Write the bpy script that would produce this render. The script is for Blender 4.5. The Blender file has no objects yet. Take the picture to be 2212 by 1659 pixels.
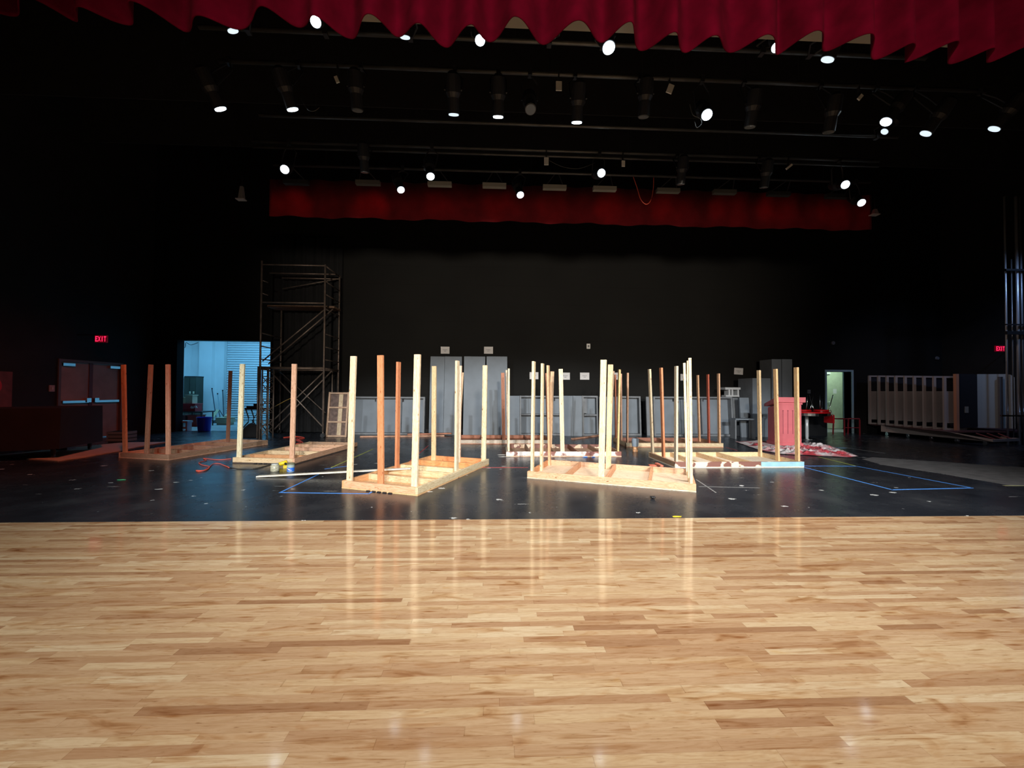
import bpy, bmesh, random
from math import *
import mathutils
from mathutils import Vector, Matrix
random.seed(7)
sc = bpy.context.scene
COL = sc.collection

# ------------------------------------------------------------------ camera
FPX, CAMH, PITCH, ROLL, YAW = 883.15, 1.3684, 0.01792, -0.006433, 0.04246
_F = Vector((sin(YAW)*cos(PITCH), cos(YAW)*cos(PITCH), sin(PITCH)))
_r0 = Vector((cos(YAW), -sin(YAW), 0)); _u0 = _r0.cross(_F)
_R = cos(ROLL)*_r0 - sin(ROLL)*_u0; _U = sin(ROLL)*_r0 + cos(ROLL)*_u0
cam = bpy.data.cameras.new('camera'); co = bpy.data.objects.new('camera', cam); COL.objects.link(co)
cam.sensor_width = 36; cam.lens = FPX/2212*36; cam.clip_start = .05; cam.clip_end = 200
M = Matrix.Identity(4)
for i in range(3):
    M[i][0], M[i][1], M[i][2] = _R[i], _U[i], -_F[i]
M.translation = (0, 0, CAMH); co.matrix_world = M
sc.camera = co
O = Vector((0, 0, CAMH))
# surveying helpers: where a sight line from the camera meets a floor level or an upright plane
def ray(px, py): return (px-1106)*_R - (py-829.5)*_U + FPX*_F
def atz(px, py, z=0.): d = ray(px, py); return O + d*((z-CAMH)/d.z)
def aty(px, py, y): d = ray(px, py); return O + d*(y/d.y)
def atx(px, py, x): d = ray(px, py); return O + d*(x/d.x)

# ------------------------------------------------------------------ world, exposure, big lights
w = bpy.data.worlds.new('world'); sc.world = w; w.use_nodes = True
w.node_tree.nodes['Background'].inputs[0].default_value = (.45, .5, 1, 1)
w.node_tree.nodes['Background'].inputs[1].default_value = .0025
sc.view_settings.view_transform = 'Standard'; sc.view_settings.look = 'None'
sc.view_settings.gamma = 1; sc.view_settings.exposure = 0; sc.view_settings.use_curve_mapping = False

def spot(name, loc, tgt, power, color, angle, blend=1., radius=.1):
    l = bpy.data.lights.new(name, 'SPOT'); o = bpy.data.objects.new(name, l); COL.objects.link(o)
    l.energy = power; l.color = color; l.spot_size = radians(angle); l.spot_blend = blend; l.shadow_soft_size = radius
    o.location = loc; o.rotation_euler = (Vector(tgt)-Vector(loc)).to_track_quat('-Z', 'Y').to_euler()
    return o
def area(name, loc, tgt, power, color, sx, sy):
    l = bpy.data.lights.new(name, 'AREA'); o = bpy.data.objects.new(name, l); COL.objects.link(o)
    l.energy = power; l.color = color; l.shape = 'RECTANGLE'; l.size = sx; l.size_y = sy
    o.location = loc; o.rotation_euler = (Vector(tgt)-Vector(loc)).to_track_quat('-Z', 'Y').to_euler()
    return o
# theatre spotlights out in the auditorium, aimed at the stage
KEY = 15000
for sx_, kk in ((2.2, .72), (4.2, .55), (-7.5, .5)):
    o_ = spot('auditorium_spot', (sx_, -14, 7.2), (1.5, 8.6, .15), KEY*kk, (.93, .98, 1), 42, .5, .12)
    o_.scale = (1, .36, 1)          # beam trimmed flat by the lamp's shutters
spot('auditorium_warm_spot', (1.2, -14, 4.0), (1.5, 11, 3.2), 14000, (1, .88, .72), 42, 1, .45)
# house lights over the apron
for x in (-5, -1.7, 1.7, 5):
    spot('house_light', (x, .6, 8.4), (x*1.05, 1.3, 0), 730, (1, .96, .88), 88, .6, .15)
# fluorescent light of the storage room and of the corridor
area('storage_light', (-10.5, 16.2, 4.3), (-10.8, 17, 0), 190, (.17, .58, 1), 3, 1.2)
area('corridor_light', (12.6, 14.25, 2.7), (12.6, 15.4, 0), 40, (.70, .95, .80), .9, .9)
# dim red and blue work light in the wings
spot('red_wing_light', (-4.5, 5.1, 5.6), (-9.3, 8.7, 0), 620, (1, .20, .11), 60, 1, .1)
spot('blue_wing_light', (14.2, 8.5, 5.6), (14.0, 12.6, 1), 200, (.35, .55, 1), 80, 1, .15)
spot('amber_wing_light', (9.5, 9.5, 5.8), (13.6, 12.2, .9), 230, (1, .74, .66), 60, 1, .15)

# ------------------------------------------------------------------ materials
def mat(name, col, rough=.6, metal=0., noise=0., nscale=8., emit=None, estr=0., spec=.5, bump=0., bscale=60.):
    m = bpy.data.materials.new(name); m.use_nodes = True; nt = m.node_tree; b = nt.nodes['Principled BSDF']
    b.inputs['Base Color'].default_value = (*col, 1); b.inputs['Roughness'].default_value = rough
    b.inputs['Metallic'].default_value = metal; b.inputs['Specular IOR Level'].default_value = spec
    if noise or bump:
        tc = nt.nodes.new('ShaderNodeTexCoord')
    if noise:
        n = nt.nodes.new('ShaderNodeTexNoise'); n.inputs['Scale'].default_value = nscale; n.inputs['Detail'].default_value = 5
        nt.links.new(tc.outputs['Object'], n.inputs['Vector'])
        r = nt.nodes.new('ShaderNodeValToRGB'); r.color_ramp.elements[0].position = .3; r.color_ramp.elements[1].position = .7
        r.color_ramp.elements[0].color = (*[c*(1-noise) for c in col], 1)
        r.color_ramp.elements[1].color = (*[min(1, c*(1+noise)) for c in col], 1)
        nt.links.new(n.outputs['Fac'], r.inputs['Fac']); nt.links.new(r.outputs['Color'], b.inputs['Base Color'])
    if bump:
        n2 = nt.nodes.new('ShaderNodeTexNoise'); n2.inputs['Scale'].default_value = bscale
        nt.links.new(tc.outputs['Object'], n2.inputs['Vector'])
        bp = nt.nodes.new('ShaderNodeBump'); bp.inputs['Strength'].default_value = bump; bp.inputs['Distance'].default_value = .01
        nt.links.new(n2.outputs['Fac'], bp.inputs['Height']); nt.links.new(bp.outputs['Normal'], b.inputs['Normal'])
    if emit:
        b.inputs['Emission Color'].default_value = (*emit, 1); b.inputs['Emission Strength'].default_value = estr
    return m
class NB:
    def __init__(s, m): s.nt = m.node_tree; s.b = s.nt.nodes['Principled BSDF']
    def n(s, t, **k):
        x = s.nt.nodes.new(t)
        for a, v in k.items(): setattr(x, a, v)
        return x
    def l(s, a, b): s.nt.links.new(a, b)
    def m(s, op, a, b=None, c=None):
        x = s.n('ShaderNodeMath', operation=op)
        for i, v in enumerate((a, b, c)):
            if v is None: continue
            if isinstance(v, (int, float)): x.inputs[i].default_value = v
            else: s.l(v, x.inputs[i])
        return x.outputs[0]
    def ramp(s, fac, stops):
        r = s.n('ShaderNodeValToRGB'); e = r.color_ramp.elements
        while len(e) < len(stops): e.new(.5)
        for i, (p, c) in enumerate(stops): e[i].position = p; e[i].color = (*c, 1)
        s.l(fac, r.inputs['Fac']); return r.outputs['Color']
    def mix(s, t, fac, a, b):
        x = s.n('ShaderNodeMix', data_type='RGBA', blend_type=t)
        if isinstance(fac, (int, float)): x.inputs[0].default_value = fac
        else: s.l(fac, x.inputs[0])
        for i, v in ((6, a), (7, b)):
            if isinstance(v, tuple): x.inputs[i].default_value = (*v, 1)
            else: s.l(v, x.inputs[i])
        return x.outputs[2]

def lumber_material():
    m = mat('lumber', (.7, .5, .3), .55); k = NB(m)
    oi = k.n('ShaderNodeObjectInfo'); tc = k.n('ShaderNodeTexCoord'); mp = k.n('ShaderNodeMapping')
    mp.inputs['Scale'].default_value = (.9, 9, 9); k.l(tc.outputs['Object'], mp.inputs['Vector'])
    rv = k.m('MULTIPLY', oi.outputs['Random'], 40.)
    cb = k.n('ShaderNodeCombineXYZ'); k.l(rv, cb.inputs[0]); k.l(rv, cb.inputs[1]); k.l(cb.outputs[0], mp.inputs['Location'])
    n1 = k.n('ShaderNodeTexNoise'); n1.inputs['Scale'].default_value = 3; n1.inputs['Detail'].default_value = 4; n1.inputs['Distortion'].default_value = 1.2
    k.l(mp.outputs[0], n1.inputs['Vector'])
    g = k.m('FRACT', k.m('MULTIPLY', n1.outputs['Fac'], 7.))
    c1 = k.ramp(g, [(0, (.70, .62, .52)), (.45, (1, 1, 1)), (.8, (.97, .93, .88)), (1, (.72, .62, .5))])
    # knots and dirt marks of the timber
    mp2 = k.n('ShaderNodeMapping'); mp2.inputs['Scale'].default_value = (5, 13, 13); k.l(tc.outputs['Object'], mp2.inputs['Vector']); k.l(cb.outputs[0], mp2.inputs['Location'])
    v = k.n('ShaderNodeTexVoronoi'); v.inputs['Scale'].default_value = 1.; k.l(mp2.outputs[0], v.inputs['Vector'])
    c2 = k.ramp(v.outputs['Distance'], [(0, (.3, .18, .1)), (.07, (.5, .33, .2)), (.12, (1, 1, 1))])
    c = k.mix('MULTIPLY', 1., k.mix('MULTIPLY', 1., oi.outputs['Color'], c1), c2)
    k.l(c, k.b.inputs['Base Color'])
    return m
LUM = lumber_material()
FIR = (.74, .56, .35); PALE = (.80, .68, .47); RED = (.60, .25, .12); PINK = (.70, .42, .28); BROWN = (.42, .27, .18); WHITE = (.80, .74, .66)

def apron_material():
    m = mat('maple_strip', (.6, .4, .2), .12); k = NB(m)
    tc = k.n('ShaderNodeTexCoord'); sx = k.n('ShaderNodeSeparateXYZ'); k.l(tc.outputs['Object'], sx.inputs[0])
    x, y = sx.outputs[0], sx.outputs[1]
    ry = k.m('DIVIDE', y, .05); row = k.m('FLOOR', ry); fy = k.m('FRACT', ry)
    wn = k.n('ShaderNodeTexWhiteNoise', noise_dimensions='1D'); k.l(row, wn.inputs['W'])
    wn2 = k.n('ShaderNodeTexWhiteNoise', noise_dimensions='1D'); k.l(k.m('ADD', row, 371.3), wn2.inputs['W'])
    ln = k.m('MULTIPLY_ADD', wn2.outputs['Value'], .55, .42)
    # uneven board lengths: warp x a little with a low noise per row
    cx = k.n('ShaderNodeCombineXYZ'); k.l(x, cx.inputs[0]); k.l(k.m('MULTIPLY', row, 3.7), cx.inputs[1])
    nw = k.n('ShaderNodeTexNoise'); nw.inputs['Scale'].default_value = .9; nw.inputs['Detail'].default_value = 0; k.l(cx.outputs[0], nw.inputs['Vector'])
    xs = k.m('ADD', k.m('MULTIPLY_ADD', wn.outputs['Value'], 9., x), k.m('MULTIPLY', nw.outputs['Fac'], 1.1))
    rx = k.m('DIVIDE', xs, ln); ix = k.m('FLOOR', rx); fx = k.m('FRACT', rx)
    c2 = k.n('ShaderNodeCombineXYZ'); k.l(row, c2.inputs[0]); k.l(ix, c2.inputs[1])
    pn = k.n('ShaderNodeTexWhiteNoise', noise_dimensions='2D'); k.l(c2.outputs[0], pn.inputs['Vector'])
    base = k.ramp(pn.outputs['Value'], [(0, (.38, .215, .12)), (.08, (.47, .285, .165)), (.3, (.55, .365, .22)), (.6, (.60, .42, .26)), (.85, (.645, .475, .295)), (1, (.69, .545, .37))])
    # grain
    off = k.n('ShaderNodeVectorMath', operation='SCALE'); k.l(pn.outputs['Color'], off.inputs[0]); off.inputs['Scale'].default_value = 30
    ad = k.n('ShaderNodeVectorMath', operation='ADD'); mp = k.n('ShaderNodeMapping'); mp.inputs['Scale'].default_value = (1.6, 16, 1)
    k.l(tc.outputs['Object'], mp.inputs['Vector']); k.l(mp.outputs[0], ad.inputs[0]); k.l(off.outputs[0], ad.inputs[1])
    n1 = k.n('ShaderNodeTexNoise'); n1.inputs['Scale'].default_value = 2.2; n1.inputs['Detail'].default_value = 6; n1.inputs['Distortion'].default_value = .8; k.l(ad.outputs[0], n1.inputs['Vector'])
    gr = k.ramp(n1.outputs['Fac'], [(.25, (.55, .40, .28)), (.38, (.84, .76, .68)), (.5, (1, 1, 1)), (.62, (.88, .83, .77)), (.75, (1.0, 1.0, .98))])
    c = k.mix('MULTIPLY', 1., base, gr)
    # fine scratches and short dark pores
    mp4 = k.n('ShaderNodeMapping'); mp4.inputs['Scale'].default_value = (9, 60, 1); mp4.inputs['Rotation'].default_value = (0, 0, .12); k.l(tc.outputs['Object'], mp4.inputs['Vector'])
    n4 = k.n('ShaderNodeTexNoise'); n4.inputs['Scale'].default_value = 2.; n4.inputs['Detail'].default_value = 5; k.l(mp4.outputs[0], n4.inputs['Vector'])
    c = k.mix('MULTIPLY', .8, c, k.ramp(n4.outputs['Fac'], [(.26, (.45, .30, .2)), (.36, (.93, .9, .86)), (.5, (1, 1, 1)), (.7, (.95, .93, .9))]))
    # dark mineral streaks and knots here and there
    mp3 = k.n('ShaderNodeMapping'); mp3.inputs['Scale'].default_value = (2.2, 11, 1); k.l(tc.outputs['Object'], mp3.inputs['Vector'])
    v = k.n('ShaderNodeTexVoronoi'); v.inputs['Scale'].default_value = 1.; k.l(mp3.outputs[0], v.inputs['Vector'])
    c = k.mix('MULTIPLY', .75, c, k.ramp(v.outputs['Distance'], [(0, (.35, .18, .08)), (.05, (.6, .38, .2)), (.14, (1, 1, 1))]))
    mp5 = k.n('ShaderNodeMapping'); mp5.inputs['Scale'].default_value = (1.7, 6.5, 1); mp5.inputs['Location'].default_value = (3.3, 1.7, 0); k.l(tc.outputs['Object'], mp5.inputs['Vector'])
    n5 = k.n('ShaderNodeTexNoise'); n5.inputs['Scale'].default_value = 1.3; n5.inputs['Detail'].default_value = 3; n5.inputs['Distortion'].default_value = 1.5; k.l(mp5.outputs[0], n5.inputs['Vector'])
    c = k.mix('MULTIPLY', .8, c, k.ramp(n5.outputs['Fac'], [(.24, (.50, .28, .12)), (.36, (.9, .8, .7)), (.45, (1, 1, 1)), (.66, (1, 1, 1)), (.78, (.95, .84, .62))]))
    # broad tone drift
    nb = k.n('ShaderNodeTexNoise'); nb.inputs['Scale'].default_value = .8; k.l(tc.outputs['Object'], nb.inputs['Vector'])
    c = k.mix('MULTIPLY', 1., c, k.ramp(nb.outputs['Fac'], [(.3, (.92, .88, .85)), (.7, (1, 1, 1))]))
    seam = k.m('MAXIMUM', k.m('LESS_THAN', fy, .035), k.m('LESS_THAN', fx, .004))
    c = k.mix('MULTIPLY', k.m('MULTIPLY', seam, .28), c, (.35, .22, .12))
    k.l(c, k.b.inputs['Base Color'])
    k.b.inputs['Specular IOR Level'].default_value = .5
    n3 = k.n('ShaderNodeTexNoise'); n3.inputs['Scale'].default_value = 5; n3.inputs['Detail'].default_value = 4; k.l(tc.outputs['Object'], n3.inputs['Vector'])
    k.l(k.m('MULTIPLY_ADD', n3.outputs['Fac'], .11, .04), k.b.inputs['Roughness'])
    return m

def stage_material():
    m = mat('black_stage_paint', (.014, .015, .018), .25); k = NB(m)
    tc = k.n('ShaderNodeTexCoord')
    n = k.n('ShaderNodeTexNoise'); n.inputs['Scale'].default_value = 1.3; n.inputs['Detail'].default_value = 9; n.inputs['Roughness'].default_value = .65; k.l(tc.outputs['Object'], n.inputs['Vector'])
    c = k.ramp(n.outputs['Fac'], [(.3, (.010, .012, .017)), (.55, (.021, .024, .031)), (.75, (.044, .047, .054))])
    # scuffs dragged along the boards
    mp = k.n('ShaderNodeMapping'); mp.inputs['Scale'].default_value = (1.4, 9, 1); mp.inputs['Rotation'].default_value = (0, 0, .25); k.l(tc.outputs['Object'], mp.inputs['Vector'])
    n2 = k.n('ShaderNodeTexNoise'); n2.inputs['Scale'].default_value = 3; n2.inputs['Detail'].default_value = 6; k.l(mp.outputs[0], n2.inputs['Vector'])
    c = k.mix('ADD', k.m('MULTIPLY', k.m('SUBTRACT', n2.outputs['Fac'], .56), .9), c, (.05, .05, .05))
    # paint flecks
    def fleck(scale, thr, rot):
        mp = k.n('ShaderNodeMapping'); mp.inputs['Scale'].default_value = scale; mp.inputs['Rotation'].default_value = (0, 0, rot); k.l(tc.outputs['Object'], mp.inputs['Vector'])
        v = k.n('ShaderNodeTexVoronoi'); v.inputs['Scale'].default_value = 1.; v.inputs['Randomness'].default_value = 1; k.l(mp.outputs[0], v.inputs['Vector'])
        sp = k.n('ShaderNodeSeparateColor'); k.l(v.outputs['Color'], sp.inputs[0])
        nn = k.n('ShaderNodeTexNoise'); nn.inputs['Scale'].default_value = 34; k.l(tc.outputs['Object'], nn.inputs['Vector'])
        d = k.m('MULTIPLY_ADD', k.m('SUBTRACT', nn.outputs['Fac'], .5), .3, v.outputs['Distance'])
        return k.m('MULTIPLY', k.m('LESS_THAN', d, k.m('MULTIPLY', k.m('POWER', sp.outputs[1], 2.), thr*2)), k.m('GREATER_THAN', sp.outputs[0], .55))
    c = k.mix('MIX', k.m('MULTIPLY', fleck((3.6, 5, 1), .10, .3), .8), c, (.6, .62, .62))
    c = k.mix('MIX', k.m('MULTIPLY', fleck((1.3, 9, 1), .075, -.35), .5), c, (.5, .5, .5))
    k.l(c, k.b.inputs['Base Color'])
    k.l(k.m('MULTIPLY_ADD', n.outputs['Fac'], .22, .16), k.b.inputs['Roughness'])
    k.b.inputs['Specular IOR Level'].default_value = .5
    return m

def block_wall_material():
    m = mat('black_block_wall', (.017, .0165, .0155), .9, spec=.2); k = NB(m)
    tc = k.n('ShaderNodeTexCoord'); sx = k.n('ShaderNodeSeparateXYZ'); k.l(tc.outputs['Object'], sx.inputs[0])
    f = k.m('FRACT', k.m('DIVIDE', sx.outputs[2], .61))
    line = k.m('LESS_THAN', f, .03)
    n = k.n('ShaderNodeTexNoise'); n.inputs['Scale'].default_value = .6; n.inputs['Detail'].default_value = 4; k.l(tc.outputs['Object'], n.inputs['Vector'])
    c = k.ramp(n.outputs['Fac'], [(.3, (.0085, .0082, .0078)), (.7, (.0112, .0108, .0100))])
    c = k.mix('MULTIPLY', k.m('MULTIPLY', line, .35), c, (.4, .4, .4)); k.l(c, k.b.inputs['Base Color'])
    return m

APRON, STAGE, WALLB = apron_material(), stage_material(), block_wall_material()
BLACKP = mat('black_paint', (.012, .012, .013), .8, noise=.3, nscale=2)
BLACKC = mat('black_drape', (.008, .008, .009), .95, noise=.3, nscale=3)
GREYP = mat('grey_scenic_paint', (.150, .175, .205), .65, noise=.10, nscale=2.5)
GREYD = mat('grey_frame_paint', (.15, .16, .175), .6, noise=.12, nscale=4)
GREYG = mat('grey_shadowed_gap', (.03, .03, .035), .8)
STEEL = mat('scaffold_steel', (.22, .17, .14), .5, .55, noise=.35, nscale=7)
CHROME = mat('chrome', (.8, .8, .8), .15, 1)
BLKM = mat('black_metal', (.02, .02, .022), .45, .2)
PIPE = mat('pipe_steel', (.10, .098, .09), .4, .6, noise=.3, nscale=3)
def velvet():
    m = mat('red_velour', (.085, .0008, .009), 1, noise=.25, nscale=5, spec=.05)
    return m
VELOUR = velvet()
REDB = mat('red_border_cloth', (.22, .008, .015), 1, noise=.2, nscale=3)
CREAM = mat('cream_paint', (.30, .27, .21), .8)
PAPER = mat('white_paper', (.62, .60, .60), .9)
INK = mat('ink', (.08, .08, .1), .9)
WHT = mat('white_plastic', (.65, .65, .63), .5)
ROOMW = mat('storage_wall_paint', (.70, .72, .72), .8, noise=.06, nscale=1)
CONC = mat('storage_concrete', (.30, .31, .30), .45, noise=.3, nscale=2)
DOORW = mat('door_veneer', (.36, .21, .16), .5, noise=.15, nscale=3)
REDF = mat('dark_red_frame', (.12, .02, .015), .5)
REDG = mat('red_gloss', (.55, .008, .012), .2)
PODM = mat('salmon_red_paint', (.62, .13, .15), .55, noise=.06, nscale=6)
BLUEPL = mat('blue_plastic', (.01, .05, .75), .35)
GREENM = mat('dark_green_metal', (.03, .035, .022), .5, noise=.2, nscale=3)
BEIGE = mat('beige_plastic', (.55, .50, .34), .5, noise=.1, nscale=9)
DKRED = mat('red_plastic', (.42, .02, .03), .4)
YEL = mat('yellow_plastic', (.85, .60, .02), .4)
TBLUE = mat('blue_tape', (.08, .30, .85), .6)
TYEL = mat('yellow_tape', (.55, .60, .12), .6)
TRED = mat('red_tape', (.70, .10, .10), .6)
TWHT = mat('white_tape', (.20, .20, .20), .6)
TGRN = mat('green_tape', (.1, .7, .3), .6)
ORANGE = mat('orange_cord', (.85, .12, .07), .5)
SHELL = mat('shell_laminate', (.27, .255, .25), .5, noise=.08, nscale=4)
SHELLF = mat('shell_frame', (.34, .30, .285), .45)
PLYR = mat('plywood_sheet', (.55, .36, .24), .6, noise=.15, nscale=7)
FLOORG = mat('grey_floor_covering', (.15, .14, .14), .6, noise=.25, nscale=6)
LENSON = mat('lens_lit', (.8, .8, .8), .2, emit=(.72, .88, 1), estr=12)
LENSMID = mat('lens_half_lit', (.6, .6, .6), .15, emit=(.75, .9, 1), estr=1.)
LENSOFF = mat('lens_dark', (.25, .27, .28), .12, .3)
EXITR = mat('exit_red_letters', (.6, .01, .03), .4, emit=(1, .02, .10), estr=1.6)
EXITB = mat('exit_sign_face', (.20, .005, .02), .4, emit=(1, .01, .05), estr=.05)
STICK = mat('fixture_label', (.7, .68, .6), .6)

# ------------------------------------------------------------------ geometry helpers
def link(name, me, m=None, parent=None, color=None):
    o = bpy.data.objects.new(name, me); COL.objects.link(o)
    if m: me.materials.append(m)
    if parent: o.parent = parent
    if color: o.color = (*color, 1)
    return o
def build(name, bm, m=None, parent=None, color=None, smooth=False, loc=None, rot=None):
    bmesh.ops.recalc_face_normals(bm, faces=bm.faces)
    me = bpy.data.meshes.new(name); bm.to_mesh(me); bm.free()
    if smooth:
        for p in me.polygons: p.use_smooth = True
    o = link(name, me, m, parent, color)
    if loc is not None: o.location = loc
    if rot is not None: o.rotation_euler = rot
    return o
def BM(): return bmesh.new()
def bx(bm, x0, x1, y0, y1, z0, z1):
    vs = [bm.verts.new((x, y, z)) for x in (x0, x1) for y in (y0, y1) for z in (z0, z1)]
    for f in ((0,1,3,2),(4,6,7,5),(0,4,5,1),(2,3,7,6),(0,2,6,4),(1,5,7,3)): bm.faces.new([vs[i] for i in f])
    return vs
def tube(bm, a, b, r, n=10, r2=None, cap=True):
    a, b = Vector(a), Vector(b); d = (b-a).normalized(); r2 = r if r2 is None else r2
    p = d.orthogonal().normalized(); q = d.cross(p)
    A = [bm.verts.new(a + r*(cos(t)*p+sin(t)*q)) for t in [2*pi*i/n for i in range(n)]]
    B = [bm.verts.new(b + r2*(cos(t)*p+sin(t)*q)) for t in [2*pi*i/n for i in range(n)]]
    for i in range(n): bm.faces.new((A[i], A[(i+1)%n], B[(i+1)%n], B[i]))
    if cap: bm.faces.new(A[::-1]); bm.faces.new(B)
def path(bm, pts, r, n=6):
    pts = [Vector(p) for p in pts]; rings = []
    for i, p in enumerate(pts):
        d = (pts[min(i+1, len(pts)-1)]-pts[max(i-1, 0)]).normalized()
        u = Vector((0, 0, 1)); 
        if abs(d.dot(u)) > .95: u = Vector((1, 0, 0))
        a = d.cross(u).normalized(); b = d.cross(a)
        rings.append([bm.verts.new(p + r*(cos(t)*a+sin(t)*b)) for t in [2*pi*k/n for k in range(n)]])
    for A, B in zip(rings, rings[1:]):
        for k in range(n): bm.faces.new((A[k], A[(k+1)%n], B[(k+1)%n], B[k]))
    bm.faces.new(rings[0]); bm.faces.new(rings[-1])
def smoothpath(pts, k=6):
    P = [Vector(p) for p in pts]; out = []
    for i in range(len(P)-1):
        p0, p1, p2, p3 = P[max(i-1,0)], P[i], P[i+1], P[min(i+2, len(P)-1)]
        for j in range(k):
            t = j/k
            out.append(.5*((2*p1)+(p2-p0)*t+(2*p0-5*p1+4*p2-p3)*t*t+(3*p1-p0-3*p2+p3)*t**3))
    out.append(P[-1]); return out
def prism(bm, pts, z0, z1):
    A = [bm.verts.new((x, y, z0)) for x, y in pts]; B = [bm.verts.new((x, y, z1)) for x, y in pts]
    n = len(pts); bm.faces.new(A[::-1]); bm.faces.new(B)
    for i in range(n): bm.faces.new((A[i], A[(i+1)%n], B[(i+1)%n], B[i]))
def lathe(bm, prof, n=24, c=(0, 0)):
    rings = [[bm.verts.new((c[0]+r*cos(2*pi*i/n), c[1]+r*sin(2*pi*i/n), z)) for i in range(n)] for r, z in prof]
    for A, B in zip(rings, rings[1:]):
        for i in range(n): bm.faces.new((A[i], A[(i+1)%n], B[(i+1)%n], B[i]))
    bm.faces.new(rings[0][::-1]); bm.faces.new(rings[-1])
def tag(o, label, cat, group=None, kind=None):
    o['label'] = label; o['category'] = cat
    if group: o['group'] = group
    if kind: o['kind'] = kind
    return o
def thing(name, label, cat, loc=(0, 0, 0), rz=0., group=None):
    o = bpy.data.objects.new(name, None); COL.objects.link(o); o.empty_display_size = .1
    o.location = loc; o.rotation_euler = (0, 0, rz); return tag(o, label, cat, group)
def struct(name, bm, m, parent=None, **k):
    o = build(name, bm, m, parent, **k)
    if parent is None: o['kind'] = 'structure'
    return o
def wbox(name, m, *b, parent=None):
    bm = BM(); bx(bm, *b); return struct(name, bm, m, parent)
def board(name, parent, a, b, wide, thick, color, wdir=(0, 0, 1), m=None):
    """a piece of timber from a to b; wide side along wdir. Its own long axis is local X"""
    a, b = Vector(a), Vector(b); d = b-a; L = d.length; x = d.normalized()
    z = Vector(wdir); z = (z - z.dot(x)*x).normalized(); y = z.cross(x)
    bm = BM(); bx(bm, 0, L, -thick/2, thick/2, -wide/2, wide/2)
    bmesh.ops.bevel(bm, geom=bm.edges[:], offset=.003, segments=1, affect='EDGES')
    o = build(name, bm, m or LUM, parent, color)
    o.matrix_local = Matrix.Translation(a) @ Matrix(((x.x, y.x, z.x), (x.y, y.y, z.y), (x.z, y.z, z.z))).to_4x4()
    return o
def chipped(name, a, b, lo, hi, sc):
    m = mat(name, a, .6); k = NB(m); tc = k.n('ShaderNodeTexCoord'); n = k.n('ShaderNodeTexNoise'); n.inputs['Scale'].default_value = sc; n.inputs['Detail'].default_value = 5
    k.l(tc.outputs['Object'], n.inputs['Vector']); k.l(k.ramp(n.outputs['Fac'], [(lo, a), (hi, b)]), k.b.inputs['Base Color']); return m
CHIP_BROWN = chipped('chipped_brown_paint', (.20, .085, .065), (.78, .62, .46), .52, .54, 3.2)
CHIP_WHITE = chipped('splashed_white_paint', (.24, .09, .07), (.80, .74, .70), .46, .50, 2.6)
def jit(c, s=.06):
    k = 1+random.uniform(-s, s); return tuple(min(1, v*k*(1+random.uniform(-s/2, s/2))) for v in c)

# ------------------------------------------------------------------ the setting
YW = 13.6            # back wall
XL, XR = -11.0, 15.6 # side walls
EDGE = 4.41
ZC = 9.5
wbox('floor', STAGE, XL-.2, XR+.2, EDGE, YW+.35, -.2, 0)
bm = BM(); bx(bm, XL-.2, XR+.2, -6, EDGE-.012, -.2, 0); struct('floor_apron', bm, APRON)
bm = BM(); bx(bm, XL-.2, XR+.2, EDGE-.012, EDGE, -.2, -.004); struct('trim_1', bm, BLACKP)
dL0, dL1 = 10.77, 12.56   # double door in the left wall
bm = BM(); bx(bm, XL-.2, XL, EDGE, dL0, 0, ZC); bx(bm, XL-.2, XL, dL1, YW+.3, 0, ZC); bx(bm, XL-.2, XL, dL0, dL1, 2.12, ZC)
struct('wall_left', bm, BLACKP)
wbox('wall_right', BLACKP, XR, XR+.2, EDGE, YW+.3, 0, ZC)
oA, oB, oH = -10.23, -7.29, 2.96          # opening to the storage room
rA, rB, rH = 11.41, 12.30, 2.12           # doorway on the right
bm = BM()
bx(bm, XL, oA, YW, YW+.3, 0, ZC); bx(bm, oA, oB, YW, YW+.3, oH, ZC); bx(bm, oB, rA, YW, YW+.3, 0, ZC)
bx(bm, rA, rB, YW, YW+.3, rH, ZC); bx(bm, rB, XR, YW, YW+.3, 0, ZC)
struct('wall_back', bm, WALLB)
wbox('ceiling', BLACKP, XL-.2, XR+.2, EDGE+.3, YW+.3, ZC, ZC+.2)
# proscenium wall above and beside the opening
bm = BM(); bx(bm, XL-.2, -9.3, 4.55, 4.95, 0, ZC); bx(bm, 12.6, XR+.2, 4.55, 4.95, 0, ZC); bx(bm, -9.3, 12.6, 4.62, 4.95, 6.6, ZC)
struct('wall_proscenium', bm, BLACKP)
wbox('baseboard_back', BLACKP, oB+.1, rA-.1, YW-.015, YW, 0, .1)

# storage room beyond the opening
SY = 18.9
bm = BM(); bx(bm, -13.6, -6.0, YW+.35, SY+.3, -.2, -.001); struct('floor_storage', bm, CONC)
bm = BM(); hs = aty(489, 800, SY).x; bx(bm, -13.8, hs-.03, SY, SY+.2, 0, 4.6); bx(bm, hs+2.69, -5.8, SY, SY+.2, 0, 4.6); bx(bm, hs-.03, hs+2.69, SY, SY+.2, 3.62, 4.6); struct('wall_storage_back', bm, ROOMW)
wbox('wall_storage_left', ROOMW, -13.8, -13.6, YW+.3, SY, 0, 4.6)
wbox('wall_storage_right', ROOMW, -6.2, -6.0, YW+.3, SY, 0, 4.6)
wbox('ceiling_storage', ROOMW, -13.8, -6.0, YW+.3, SY+.2, 4.6, 4.8)
wbox('trim_2', mat('steel_threshold', (.5, .55, .55), .35, .6), oA, oB, YW+.30, YW+.36, -.01, .006)
# pale pilaster on the storage room's back wall
pc = aty(440, 800, SY-.2); wbox('trim_3', ROOMW, pc.x-.2, pc.x+.35, SY-.22, SY, 0, 4.6)
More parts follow.
